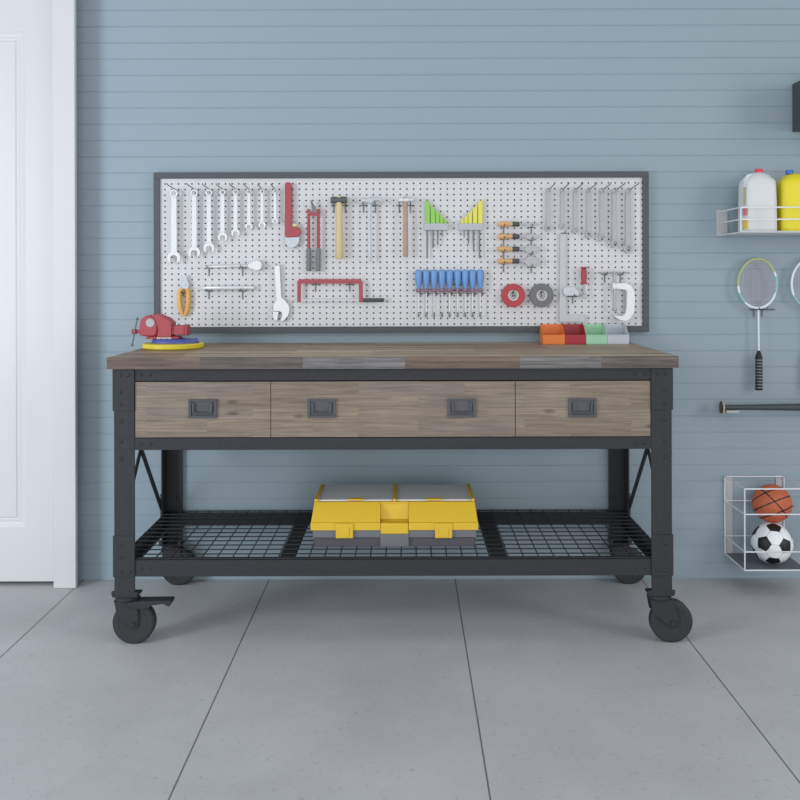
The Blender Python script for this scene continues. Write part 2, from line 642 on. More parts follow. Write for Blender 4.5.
for sx in (-1, 1):
    for front in (True, False):
        xo = XC + sx * LH
        xi = xo - sx * LW
        m = MB()
        if front:
            m.box(min(xo, xi), max(xo, xi), LF, LF + T, LEGB, TOPB)
            m.box(min(xo, xo - sx * T), max(xo, xo - sx * T), LF + T, LF + LW, LEGB, TOPB)
        else:
            m.box(min(xo, xi), max(xo, xi), LB - T, LB, LEGB, TOPB)
            m.box(min(xo, xo - sx * T), max(xo, xo - sx * T), LB - LW, LB - T, LEGB, TOPB)
        leg = m.build('leg', M['black_metal'], bench, bevel=0.001)
        # gusset plates wrapped round the corner, top and bottom
        g = 0.0035
        for (za, zb) in ((TOPB - 0.135, TOPB - 0.002), (0.221, 0.352)):
            m = MB()
            xa = xo + sx * g
            if front:
                m.box(min(xa, xi), max(xa, xi), LF - g, LF, za, zb)
                m.box(min(xa, xo), max(xa, xo), LF, LF + LW, za, zb)
            else:
                m.box(min(xa, xo), max(xa, xo), LB - LW, LB, za, zb)
            m.build('gusset_plate', M['black_metal'], leg, bevel=0.0008)
        if front:
            for bx, bz in ((0.022, 0.868), (0.022, 0.815), (0.022, 0.775), (0.048, 0.868), (0.022, 0.72), (0.022, 0.655), (0.022, 0.60), (0.022, 0.325), (0.022, 0.285), (0.022, 0.238), (0.050, 0.238)):
                m = MB()
                on = (bz > TOPB - 0.135) or bz < 0.352
                dome(m, xo - sx * bx, LF - (g if on else 0), bz)
                m.build('bolt', M['black_metal'], leg, smooth=True)
        else:
            for bz in (0.60, 0.325):
                m = MB()
                dome(m, xi + sx * 0.02, LB - T, bz)
                m.build('bolt', M['black_metal'], leg, smooth=True)

xl, xr = XC - LH + LW, XC + LH - LW
# rails: angle irons, flange towards the viewer
def rail(z0, z1, front=True, lip=0.03):
    m = MB()
    if front:
        m.box(xl, xr, LF + 0.001, LF + 0.006, z0, z1)
        m.box(xl, xr, LF + 0.006, LF + 0.006 + lip, z1 - 0.005, z1)
        for xx in (xl + 0.02, xl + 0.05, xr - 0.02, xr - 0.05):
            dome(m, xx, LF + 0.001, (z0 + z1) / 2, 0.006)
    else:
        m.box(xl - LW + T, xr + LW - T, LB - 0.011, LB - 0.006, z0, z1)
    return m.build('rail', M['black_metal'], bench, bevel=0.0008)


rail(0.8487, TOPB - 0.0005)
rail(0.6272, 0.6649)
rail(0.221, 0.2735)
rail(0.6272, 0.6649, False)
rail(0.8487, TOPB - 0.0005, False)
rail(0.222, 0.2680, False)
for sx in (-1, 1):
    xo = XC + sx * (LH - T - 0.0005)
    for z0, z1 in ((0.224, 0.2735), (0.6272, 0.6649), (0.8487, TOPB - 0.0005)):
        m = MB()
        m.box(min(xo, xo - sx * 0.005), max(xo, xo - sx * 0.005), LF + 0.012, LB - 0.012, z0, z1)
        m.box(min(xo, xo - sx * 0.03), max(xo, xo - sx * 0.03), LF + 0.05, LB - 0.05, z0, z0 + 0.005)
        m.build('side_rail', M['black_metal'], bench)
    # crossed flat bars of the end frame
    xb = XC + sx * (LH + 0.0042)
    for q, (ya, yb) in enumerate(((LF + 0.02, LB - 0.02), (LB - 0.02, LF + 0.02))):
        zt, zb = 0.872, 0.262
        d = Vector((0, yb - ya, zb - zt)).normalized()
        n = Vector((0, -d.z, d.y)) * 0.0125
        a, b = Vector((0, ya, zt)), Vector((0, yb, zb))
        pts = [(v_.y, v_.z) for v_ in (a + n, b + n, b - n, a - n)]
        x0 = xb + sx * 0.0042 * q
        MB().extx(pts, min(x0, x0 - sx * 0.004), max(x0, x0 - sx * 0.004)).build('brace', M['black_metal'], bench)

# case behind the drawers, coloured near-black for the shade in the gaps
m = MB()
m.box(xl - 0.05, xr + 0.05, LF + 0.16, LF + 0.165, 0.667, 0.848)
m.box(xl - 0.0, xr + 0.0, LF + 0.037, LB - 0.02, 0.6640, 0.6665)
for px in (270.7, 515.4):
    x = at(px, 409, LF)[0]
    m.box(x - 0.002, x + 0.002, LF + 0.006, LF + 0.16, 0.6668, 0.848)
m.build('drawer_case', M['gap_shade'], bench)
ed = [136.2, 270.4, 270.95, 515.15, 515.75, 650.2]
hand = {0: [(188.7, 217)], 1: [(307.7, 336), (447.5, 475.6)], 2: [(568.4, 596.3)]}
for i in range(3):
    xa, xb = at(ed[2 * i], 409, LF)[0], at(ed[2 * i + 1], 409, LF)[0]
    if i == 0:
        xa = xl + 0.0015
    if i == 2:
        xb = xr - 0.0015
    m = MB()
    m.box(xa, xb, LF + 0.002, LF + 0.022, 0.6668, 0.8452)
    m.box(xa + 0.02, xb - 0.02, LF + 0.022, LF + 0.155, 0.675, 0.83)
    dr = m.build('drawer', M['drawer_wood'], bench, bevel=0.001)
    for h0, h1 in hand[i]:
        ha, hb = at(h0, 409, LF)[0], at(h1, 409, LF)[0]
        hc = (ha + hb) / 2
        hz0, hz1 = at((h0 + h1) / 2, 418.2 - 0.0025 * 0 , LF)[1], at((h0 + h1) / 2, 399.0, LF)[1]
        hz0, hz1 = 0.7298, 0.7898
        y = LF + 0.002
        m = MB()
        m.box(ha, hb, y - 0.0025, y, hz0, hz1)
        # raised rim and recessed cup
        for (q0, q1, r0, r1) in ((ha, hb, hz1 - 0.006, hz1), (ha, hb, hz0, hz0 + 0.008), (ha, ha + 0.009, hz0 + 0.008, hz1 - 0.006), (hb - 0.009, hb, hz0 + 0.008, hz1 - 0.006)):
            m.box(q0, q1, y - 0.007, y - 0.0025, r0, r1)
        # drop bail
        w = (hb - ha) * 0.32
        zt = hz1 - 0.016
        zb = hz0 + 0.016
        m.tube([(hc - w, y - 0.008, zt), (hc - w, y - 0.010, zb + 0.006), (hc - w + 0.006, y - 0.010, zb), (hc + w - 0.006, y - 0.010, zb), (hc + w, y - 0.010, zb + 0.006), (hc + w, y - 0.008, zt)], 0.0038, 8)
        for s in (-1, 1):
            m.cyl((hc + s * w, y - 0.002, zt), (hc + s * w, y - 0.011, zt), 0.005, n=10)
        m.build('handle', M['handle_metal'], dr, bevel=0.0008)

# wire shelf: grid of welded wires over two angle dividers
m = MB()
zs = 0.2738
r = 0.0021
sxa, sxb = XC - LH + 0.008, XC + LH - 0.008
ya, yb = LF + 0.004, LB - 0.012
nrow = 13
for i in range(nrow):
    y = ya + 0.004 + (yb - ya - 0.008) * i / (nrow - 1)
    m.tube([(sxa, y, zs + r), (sxb, y, zs + r)], r, 6)
ncol = 36
for i in range(ncol):
    x = XC + (i - (ncol - 1) / 2) * 0.0497
    up = 0.0052
    m.tube([(x, ya, zs - r), (x, yb, zs - r), (x, yb + 0.001, zs + up - 0.001)], r, 6)
m.build('wire_mesh', M['dark_wire'], bench, smooth=True)
for s in (-1, 1):
    x = XC + s * 0.345
    m = MB()
    m.box(x - 0.025, x + 0.025, LF + 0.008, LB - 0.014, 0.2650, 0.2695)
    m.box(x - 0.025, x - 0.020, LF + 0.04, LB - 0.02, 0.236, 0.2650)
    m.build('shelf_divider', M['black_metal'], bench)

# casters
R = 0.0675
for sx in (-1, 1):
    for front in (True, False):
        cx = XC + sx * (LH - LW / 2)
        wx = {(-1, True): -0.8835, (1, True): 0.8515, (-1, False): -0.8790, (1, False): 0.8525}[(sx, front)]
        cy = 2.944 if front else 3.5035
        m = MB()
        # top plate, swivel race, two fork cheeks
        lx = cx if front else wx
        m.box(cx - 0.040, cx + 0.040, cy - 0.030, cy + 0.030, 0.1545, 0.1605)
        for s in (-1, 1):
            m.cyl((cx + s * 0.036, cy - 0.024, 0.1605), (cx + s * 0.036, cy - 0.024, 0.172), 0.008, n=12)
        m.lathe([(0.034, 0.1400), (0.038, 0.1440), (0.038, 0.150), (0.032, 0.1545)], (cx, cy, 0), 'Z', 24)
        for s in (-1, 1):
            y0 = cy + s * 0.0225
            pts = [(cx - 0.036, 0.143), (cx + 0.036, 0.143), (wx + 0.020, 0.085), (wx + 0.014, R - 0.012), (wx - 0.012, R - 0.012), (cx - 0.028, 0.100)]
            m.ext(pts, min(y0, y0 + s * 0.003), max(y0, y0 + s * 0.003))
        m.box(cx - 0.036, cx + 0.036, cy - 0.0255, cy + 0.0255, 0.1395, 0.1435)
        ca = m.build('caster', M['black_metal'], bench, bevel=0.0008)
        m = MB()
        c = (wx, cy, R)
        w = 0.0195
        m.lathe([(0.0, -w), (0.020, -w), (0.022, -w + 0.0015), (0.046, -w + 0.0015), (0.048, -w), (0.062, -w + 0.0005), (R, -w + 0.005), (R, w - 0.005), (0.062, w - 0.0005), (0.048, w), (0.046, w - 0.0015), (0.022, w - 0.0015), (0.020, w), (0.0, w)], c, 'Y', 48)
        m.cyl((wx, cy - 0.031, R), (wx, cy + 0.031, R), 0.0075, n=12)
        m.build('wheel', M['rubber'], ca, smooth=True)
        if front and sx < 0:
            m = MB()
            x0 = cx + 0.01
            xe = at(173.2, 600, 2.93)[0]
            pts = [(x0, 0.1385), (x0 + 0.04, 0.1435), (xe - 0.004, 0.1445), (xe, 0.139), (xe - 0.008, 0.126), (xe - 0.017, 0.1285), (xe - 0.025, 0.1345), (x0 + 0.075, 0.130), (x0 + 0.068, 0.120), (x0 + 0.02, 0.118), (x0, 0.125)]
            m.ext(pts, cy - 0.034, cy + 0.012)
            m.build('brake_pedal', M['black_metal'], ca, bevel=0.002)

# ------------------------------------------------------------------ toolbox on the shelf
zt0 = zs + 2 * r + 0.0006
tbx0, tbx1 = at(312.6, 545, 3.033)[0], at(476.4, 545, 3.033)[0]
tb = thing('toolbox', ((tbx0 + tbx1) / 2, 3.19, zt0), 'yellow and charcoal plastic toolbox on the wire shelf under the bench', 'toolbox')
tc = (tbx0 + tbx1) / 2
hw = (tbx1 - tbx0) / 2
yF, yBk = 3.033, 3.316
zb1 = zt0 + 0.032
zb2 = zt0 + 0.0575
m = MB()
m.box(tc - hw + 0.004, tc + hw - 0.004, yF + 0.006, yBk - 0.004, zt0, zb1)
m.build('base', M['tb_dark'], tb, bevel=0.003)
m = MB()
m.box(tc - hw, tc + hw, yF, yBk, zb1, zb2)
m.build('base_rim', M['tb_rim'], tb, bevel=0.002)
cxa, cxb = at(380.4, 520, 3.05)[0], at(408.7, 520, 3.05)[0]
MB().box(cxa, cxb, yF - 0.004, yF + 0.02, zt0 + 0.002, zb2 - 0.012).build('catch_plate', M['tb_rim'], tb, bevel=0.002)
# lid: lower band, sloping front with a scooped grip in the middle
ztop = H - (501.6 - 278) / F * 3.078
zband = H - (522.8 - 278) / F * 3.028
yT = 3.075
hwl = hw + 0.0065
hwt = hw - 0.002
m = MB()
m.box(tc - hwl, cxa, yF - 0.004, yBk, zb2, zband)
m.box(cxb, tc + hwl, yF - 0.004, yBk, zb2, zband)
m.box(cxa, cxb, yF + 0.030, yBk, zb2, zband)


def side(xa, xb, xta, xtb):
    m.loft([[(xa, yF, zband), (xb, yF, zband), (xb, yBk, zband), (xa, yBk, zband)], [(xta, yT, ztop), (xtb, yT, ztop), (xtb, yBk - 0.006, ztop), (xta, yBk - 0.006, ztop)]])


side(tc - hwl + 0.001, cxa, tc - hwt, cxa)
side(cxb, tc + hwl - 0.001, cxb, tc + hwt)
m.loft([[(cxa, yF + 0.036, zband), (cxb, yF + 0.036, zband), (cxb, yBk, zband), (cxa, yBk, zband)], [(cxa, yT + 0.004, ztop - 0.006), (cxb, yT + 0.004, ztop - 0.006), (cxb, yBk - 0.006, ztop - 0.006), (cxa, yBk - 0.006, ztop - 0.006)]])
m.box(cxa, cxb, yT, yBk - 0.006, ztop - 0.007, ztop)
# raised ribs round the two organiser lids
for xa, xb in ((tc - hwt, tc - hwt + 0.012), (tc - 0.006, tc + 0.006), (tc + hwt - 0.012, tc + hwt)):
    m.box(xa, xb, yT + 0.004, yBk - 0.006, ztop, ztop + 0.009)
lid = m.build('lid', M['tb_yellow'], tb, bevel=0.0015)
m = MB()
m.box(cxa + 0.001, cxb - 0.001, yF - 0.006, yF + 0.030, zb2 - 0.012, zband - 0.001)
m.build('grip', M['tb_yellow'], tb, bevel=0.003)
for xa, xb in ((tc - hwt + 0.0125, tc - 0.0065), (tc + 0.0065, tc + hwt - 0.0125)):
    m = MB()
    m.box(xa, xb, yT + 0.012, yBk - 0.008, ztop, ztop + 0.005)
    ol = m.build('organizer_lid', M['tb_lid'], tb, bevel=0.001)
    xm = (xa + xb) / 2
    m = MB()
    m.box(xm - 0.026, xm + 0.026, yT - 0.001, yT + 0.020, ztop + 0.005, ztop + 0.010)
    m.build('lid_clip', M['tb_yellow'], ol, bevel=0.0015)
for p0, p1 in ((335.9, 353.2), (434.9, 452)):
    xa, xb = at(p0, 530, yF)[0], at(p1, 530, yF)[0]
    m = MB()
    m.box(xa, xb, yF - 0.010, yF - 0.0045, zt0 + 0.033, zband - 0.001)
    m.box(xa + 0.012, xb - 0.012, yF - 0.0125, yF - 0.010, zt0 + 0.037, zband - 0.012)
    m.build('latch', M['tb_yellow'], tb, bevel=0.0015)

# ------------------------------------------------------------------ bench vise
VYc = 3.30
vx = at(173.5, 347, 3.19)[0] * VYc / 3.19
vx = at(173.5, 345, VYc)[0]
zt = TOPZ + 0.0005
vise = thing('bench_vise', (vx, VYc, zt), 'red bench vise on a blue swivel and round yellow base at the left bench end', 'vise')
m = MB()
m.lathe([(0.105, 0), (0.109, 0.003), (0.109, 0.015), (0.105, 0.018), (0.0, 0.018)], (vx, VYc, zt), 'Z', 64)
m.build('base_plate', M['vise_yellow'], vise, smooth=True)
m = MB()
bx0, bx1 = at(152, 342, VYc)[0], at(199, 342, VYc)[0]
bc = (bx0 + bx1) / 2
hb = (bx1 - bx0) / 2
pts = [(bc + hb * math.cos(a) * (1 if abs(math.cos(a)) < .8 else 1), VYc + 0.055 * math.sin(a)) for a in [2 * PI * k / 40 for k in range(40)]]
m.loft([[(x, y, zt + 0.018) for x, y in pts], [(x, y, zt + 0.026) for x, y in pts], [(bc + (x - bc) * .86 - .006, VYc + (y - VYc) * .8, zt + 0.034) for x, y in pts]])
for a in (0.15, 1.3, 3.0, 4.0, 5.5):
    m.lathe([(0.007, 0.026), (0.007, 0.034), (0.0, 0.036)], (bc + hb * .85 * math.cos(a), VYc + 0.044 * math.sin(a), zt), 'Z', 6)
m.build('swivel_base', M['vise_blue'], vise, bevel=0.001)


def VV(px, py):
    return at(px, py, VYc - 0.03)


m = MB()
pts = [VV(*p) for p in ((157, 337), (170, 337), (171.5, 336), (171.5, 322.5), (166, 318), (159.5, 315.5), (157.8, 314.4), (152.5, 314.4), (152, 317), (156.5, 322), (158.3, 328), (158, 334), (157, 336.5))]
m.ext(pts, VYc - 0.036, VYc + 0.036)
body = m.build('body', M['vise_red'], vise, bevel=0.005)
m = MB()
pts = [VV(*p) for p in ((139.6, 335), (139.8, 326), (141, 320), (144.5, 316.5), (148, 315.3), (152.2, 315.6), (155.8, 319.5), (157.6, 324), (157.9, 329), (157.2, 334.5), (155, 336.3), (144.8, 336.3))]
m.ext(pts, VYc - 0.040, VYc + 0.040)
jaw = m.build('jaw', M['vise_red'], vise, bevel=0.006)
hx, hz = VV(151, 322.8)
MB().lathe([(0.0165, -0.0405), (0.0145, -0.0425), (0, -0.0425)], (hx, VYc, hz), 'Y', 24).build('round_insert', M['steel'], jaw, smooth=True)
m = MB()
q0, q1 = VV(146, 341.2), VV(178.5, 336.6)
m.box(q0[0], q1[0], VYc - 0.034, VYc + 0.034, zt + 0.0342, q1[1])
m.build('foot', M['vise_red'], vise, bevel=0.003)
m = MB()
x0, za = VV(171.5, 335.2)
x1, zb = VV(184.2, 325.8)
m.box(x0 - 0.01, x1, VYc - 0.026, VYc + 0.026, za, zb)
m.box(x1, x1 + 0.009, VYc - 0.029, VYc + 0.029, za - 0.002, zb + 0.003)
m.build('slide_bar', M['vise_red'], vise, bevel=0.003)
m = MB()
x0, za = VV(131.2, 331.8)
m.cyl((x0, VYc - 0.02, za), (hx - 0.03, VYc - 0.02, za), 0.0065, n=16)
m.cyl((x0, VYc - 0.02, za), (x0 + 0.016, VYc - 0.02, za), 0.0088, n=16)
m.build('screw', M['vise_red'], vise, smooth=True)
a, b = VV(137.2, 318.8), VV(132.2, 345.0)
m = MB()
m.cyl((a[0], VYc - 0.03, a[1]), (b[0], VYc - 0.03, b[1]), 0.0028, n=10)
for q in (a, b):
    m.lathe([(0, -0.0052), (0.0036, -0.0037), (0.0052, 0), (0.0036, 0.0037), (0, 0.0052)], (q[0], VYc - 0.03, q[1]), 'Z', 12)
m.build('handle_bar', M['allen'], vise, smooth=True)
m = MB()
for i, px in enumerate((157.6, 159.4, 161.2, 163.2, 165.0, 167.0, 168.8, 170.6)):
    x, z_ = at(px, 338.2, VYc - 0.035)
    m.box(x - 0.0024, x + 0.0024, VYc - 0.0352, VYc - 0.0338, z_ - 0.0028 + 0.0008 * (i % 3), z_ + 0.0026)
m.build('white_marking', M['jug_white'], vise)

# ------------------------------------------------------------------ parts bins
def bin_(x0, x1, mat, label):
    yf, yb = 3.427, 3.513
    t = 0.0022
    zf, zb = zt + 0.036, zt + 0.072
    xm = (x0 + x1) / 2
    root_loc = (xm, (yf + yb) / 2, zt)
    m = MB()
    m.box(x0, x1, yf, yb, zt, zt + t)                       # floor
    m.box(x0, x1, yf, yf + t, zt + t, zf)                   # low front
    m.box(x0, x1, yb - t, yb, zt + t, zb)                   # back
    pr = [(yf + t, zt + t), (yb - t, zt + t), (yb - t, zb), (yb - 0.028, zb), (yb - 0.045, zb - 0.006), (yf + 0.018, zf + 0.010), (yf + t, zf)]
    m.extx(pr, x0, x0 + t)
    m.extx(pr, x1 - t, x1)
    m.box(x0 + t, x1 - t, yf - 0.0015, yf + t, zf - 0.004, zf)
    o = m.build('parts_bin', mat, origin=root_loc, bevel=0.0006)
    tag(o, label, 'bin', 'parts bins in a row on the bench top')


e = [at(p, 340, 3.427)[0] for p in (543.0, 565.0, 586.2, 607.6, 629.2)]
for i, (mt, lb) in enumerate((('orange_bin', 'orange open plastic parts bin at the left end of the row on the bench'), ('red_bin', 'dark red open plastic parts bin between orange and green ones'), ('green_bin', 'mint green open plastic parts bin between red and grey ones'), ('grey_bin', 'pale grey open plastic parts bin at the right end of the row'))):
    bin_(e[i] + 0.0004, e[i + 1] - 0.0004, M[mt], lb)

# ------------------------------------------------------------------ pegboard
bx0, bz1 = at(153.5, 172.4, FRAME_Y)
bx1, bz0 = at(649.2, 332.0, FRAME_Y)
pb = thing('pegboard', ((bx0 + bx1) / 2, FRAME_Y + 0.015, bz0), 'long white perforated pegboard in a charcoal frame on the blue wall', 'pegboard')
fw = 0.0238
m = MB()
for (a, b, c, d) in ((bx0, bx1, bz1 - fw, bz1), (bx0, bx1, bz0, bz0 + fw), (bx0, bx0 + fw, bz0 + fw, bz1 - fw), (bx1 - fw, bx1, bz0 + fw, bz1 - fw)):
    m.box(a, b, FRAME_Y, WALL - 0.001, c, d)
m.build('frame', M['board_frame'], pb, bevel=0.001)
hx0, hz1 = B(165.0, 184.0)
cw = 6.72 / F * BOARD
ch = 5.63 / F * BOARD
ncx, ncz = 72, 26
m = MB()
bm = m.bm
rh = 0.0036
def hv(x, z, y):
    return bm.verts.new((x, y, z))
# shared grid of cell corners so the sheet is one surface
gx0, gz1 = hx0 - cw / 2, hz1 + ch / 2
corner = [[hv(gx0 + i * cw, gz1 - j * ch, BOARD) for j in range(ncz + 1)] for i in range(ncx + 1)]
for i in range(ncx):
    for j in range(ncz):
        cx_, cz_ = gx0 + (i + .5) * cw, gz1 - (j + .5) * ch
        rg = [hv(cx_ + rh * math.cos(PI / 4 * k + PI / 8), cz_ + rh * math.sin(PI / 4 * k + PI / 8), BOARD) for k in range(8)]
        rb = [hv(v_.co.x, v_.co.z, BOARD + 0.006) for v_ in rg]
        tr, tl, bl, br_ = corner[i + 1][j], corner[i][j], corner[i][j + 1], corner[i + 1][j + 1]
        # ring vertices 0..7 at 22.5, 67.5, 112.5 ...
        for cn, k in ((tr, 0), (tl, 2), (bl, 4), (br_, 6)):
            bm.faces.new((cn, rg[(k + 1) % 8], rg[k]))
        for ca_, cb_, k in ((tr, tl, 1), (tl, bl, 3), (bl, br_, 5), (br_, tr, 7)):
            bm.faces.new((ca_, cb_, rg[(k + 1) % 8], rg[k]))
        for k in range(8):
            bm.faces.new((rg[k], rg[(k + 1) % 8], rb[(k + 1) % 8], rb[k]))
gx1, gz0 = gx0 + ncx * cw, gz1 - ncz * ch
ix0, ix1, iz0, iz1 = bx0 + fw, bx1 - fw, bz0 + fw, bz1 - fw
for (a, b, c, d) in ((ix0, gx0, iz0, iz1), (gx1, ix1, iz0, iz1), (gx0, gx1, gz1, iz1), (gx0, gx1, iz0, gz0)):
    if b > a and d > c:
        bm.faces.new([hv(a, c, BOARD), hv(b, c, BOARD), hv(b, d, BOARD), hv(a, d, BOARD)])
m.build('perforated_panel', M['board'], pb)
MB().box(ix0, ix1, BOARD + 0.008, WALL - 0.002, iz0, iz1).build('hole_shade_sheet', M['hole_shade'], pb)  # added sheet; its grey paints in the shade seen through the holes

# ------------------------------------------------------------------ hooks
HOOKS = 'wire peg hooks in the pegboard'


def hook(px, py, L=0.05, drop=6, label='', cross=3.0, rise=0.010, base=BOARD, grp=HOOKS):
    x, z_ = at(px, py, base - 0.002)
    m = MB()
    k = base / F
    m.tube([(x, base - 0.0022, z_ - drop * k), (x, base - 0.0022, z_)], 0.0020, 6)
    m.tube([(x, base - 0.0022, z_), (x, base - L + 0.006, z_ + rise * 0.6), (x, base - L, z_ + rise)], 0.0020, 6)
    if cross:
        m.tube([(x - cross * k, base - 0.0035, z_), (x + cross * k, base - 0.0035, z_)], 0.0018, 6)
    o = m.build('peg_hook', M['hook_wire'], smooth=True)
    return tag(o, label, 'hook', grp)


# ------------------------------------------------------------------ wrenches
def wrench(px, ytop, ybot, jw, sw, mat, label, group, ring_bottom=False, out=0.022, name='wrench'):
    """combination wrench; px = shaft centre, jw = head width, sw = shaft width (pixels)"""
    k = (BOARD - out) / F
    x, zt_ = at(px, ytop, BOARD - out)
    _, zb_ = at(px, ybot, BOARD - out)
    R = jw / 2 * k
    hw_ = sw / 2 * k
    y0, y1 = BOARD - out - 0.004, BOARD - out + 0.004
    m = MB()
    rr = R * 0.62
    cz = zt_ - rr
    # ring end at the top (hangs on the hook)
    m.ring([(rr, y0 - BOARD - 0.001), (rr, y1 - BOARD + 0.001), (rr * 0.55, y1 - BOARD + 0.001), (rr * 0.55, y0 - BOARD - 0.001)], (x, BOARD, cz), 'Y', 20)
    if ring_bottom:
        cb = zb_ + R
        m.ring([(R, y0 - BOARD - 0.001), (R, y1 - BOARD + 0.001), (R * 0.58, y1 - BOARD + 0.001), (R * 0.58, y0 - BOARD - 0.001)], (x, BOARD, cb), 'Y', 20)
        zs_ = cb + R * 0.8
    else:
        cb = zb_ + R * 0.86
        g = 0.50 * R
        pts = [(x - g, zb_)] if False else []
        a0 = -90 + 42
        outer = arc(x, cb, R, a0, 360 - 90 - 42, 22)
        dep = cb + R * 0.02
        inner = [(x - g, dep)] + [(x + g * math.cos(math.radians(a)), dep + g * 0.75 * math.sin(math.radians(a))) for a in (150, 120, 90, 60, 30)] + [(x + g, dep)]
        pts = outer + [(x - g, outer[-1][1] - 0.0008)] + inner + [(x + g, outer[0][1] - 0.0008)]
        m.ext(pts, y0 - 0.0012, y1 + 0.0012)
        zs_ = cb + R * 0.75
    zu = cz - rr * 0.75
    m.ext([(x - hw_ * 1.05, zs_), (x + hw_ * 1.05, zs_), (x + hw_ * 0.95, zu), (x - hw_ * 0.95, zu)], y0 + 0.001, y1 - 0.001)
    o = m.build(name, mat, bevel=0.0007)
    return tag(o, label, 'wrench', group)


GL = 'bright open-end wrenches at the left end of the pegboard'
ordw = ['longest bright chrome wrench, first from the left frame', 'second longest bright chrome wrench, beside the longest one', 'third bright chrome wrench from the left frame', 'fourth bright chrome wrench from the left frame', 'fifth bright chrome wrench from the left frame', 'sixth bright chrome wrench, third smallest of the left row', 'second smallest bright chrome wrench of the left row', 'smallest bright chrome wrench, beside the red pipe wrench']
short = ['the longest chrome wrench', 'the second longest chrome wrench', 'the third chrome wrench from the left', 'the fourth chrome wrench from the left', 'the fifth chrome wrench from the left', 'the sixth chrome wrench from the left', 'the second smallest chrome wrench', 'the smallest chrome wrench beside the pipe wrench']
LW_ = [(173.9, 190, 263.5, 13.2, 5.6, 176), (194.2, 190, 257.8, 12.0, 4.8, 195.2), (209.0, 190, 253.0, 11.2, 4.0, 210), (222.6, 190, 241.4, 9.6, 3.8, 223.2), (235.6, 190, 236.8, 8.6, 3.4, 236.4), (249.0, 190, 229.8, 7.4, 3.0, 249.6), (262.2, 190, 228, 7.0, 2.8, 262.6), (275.1, 190, 224, 6.2, 2.6, 275.5)]
for i, (px, yt, yb_, jw, sw, hxp) in enumerate(LW_):
    wrench(px, yt - 0.6, yb_, jw, sw, M['chrome'], ordw[i] + ', hung on the pegboard' if len((ordw[i] + ', hung on the pegboard').split()) <= 16 else ordw[i], GL)
    hook(hxp, 189.8, 0.135 if i < 6 else 0.11, 4.5, 'wire peg hook sticking out over ' + short[i], cross=0, rise=0.012)
GR = 'grey steel wrenches at the right end of the pegboard'
RW_ = [(548.0, 231.5, 6.0, 3.2, 549.8), (562.2, 229.5, 6.2, 3.4, 563.4), (575.2, 233.5, 6.4, 3.6, 576.8), (588.6, 238.5, 7.0, 3.8, 590.2), (602.0, 241.5, 7.4, 4.0, 604.0), (614.4, 247.8, 8.4, 4.6, 617.4), (628.0, 253.2, 9.2, 5.2, 630.8)]
ro = ['first grey steel wrench of the right row, hung nearest the putty knives', 'second grey steel wrench of the right row, above the steel square', 'third grey steel wrench from the left in the right row', 'middle grey steel wrench of the seven hung in the right row', 'third grey steel wrench counting from the right frame', 'second longest grey steel wrench, second from the right frame', 'longest grey steel wrench, hung nearest the right frame']
rs_ = ['the first grey wrench of the right row', 'the second grey wrench of the right row', 'the third grey wrench of the right row', 'the middle grey wrench of the right row', 'the third grey wrench from the right frame', 'the second longest grey wrench', 'the longest grey wrench by the right frame']
for i, (px, yb_, jw, sw, hxp) in enumerate(RW_):
    wrench(px, 188.6, yb_, jw, sw, M['steel'], ro[i], GR, ring_bottom=True, out=0.014)
    hook(hxp, 188.8, 0.125, 3.0, 'wire peg hook sticking out over ' + rs_[i], cross=0, rise=0.012)

# ------------------------------------------------------------------ pipe wrench
def poly(px_pts, out):
    return [at(x, y, BOARD - out) for x, y in px_pts]


def base_of(px, py, out=0.01):
    x, z_ = at(px, py, BOARD - out)
    return (x, BOARD - out, z_)


o_ = 0.016
t = thing('pipe_wrench', base_of(292, 248), 'red pipe wrench with a grey lower jaw between small wrenches and bolt cutter', 'wrench')
m = MB()
pts = [(285.2, 183.6), (287, 182.3), (290.4, 182.6), (291.6, 185), (291.6, 224), (293.2, 227.2), (298, 227.6), (300.6, 230), (300.9, 233.2), (299, 235.8), (293, 237.2), (287, 237.4), (285, 236.4)]
m.ext(poly(pts, o_), BOARD - o_ - 0.006, BOARD - o_ + 0.006)
for i in range(9):
    x, z_ = at(292.0, 188 + i * 3.4, BOARD - o_)
    m.box(x - 0.0025, x + 0.0028, BOARD - o_ - 0.004, BOARD - o_ + 0.004, z_ - 0.003, z_ + 0.003)
m.build('shank', M['red_paint'], t, bevel=0.0012)
m = MB()
pts = [(285.2, 237.6), (299.6, 237.0), (299.4, 241.5), (296.5, 246), (292.5, 248.3), (288.5, 247.5), (285.6, 243.5)]
m.ext(poly(pts, o_), BOARD - o_ - 0.005, BOARD - o_ + 0.005)
m.build('lower_jaw', M['pale_blade'], t, bevel=0.0015)
m = MB()
x, z_ = at(294.5, 225.2, BOARD - o_)
m.cyl((x - 0.007, BOARD - o_ - 0.001, z_), (x + 0.010, BOARD - o_ - 0.001, z_), 0.0075, n=16)
m.build('nut', M['cream'], t, smooth=True)
m = MB()
m.ext(poly([(291.6, 219.5), (294.8, 222.4), (294.2, 223.4), (291.6, 223)], o_), BOARD - o_ - 0.002, BOARD - o_ + 0.002)
m.build('spring', M['allen'], t)

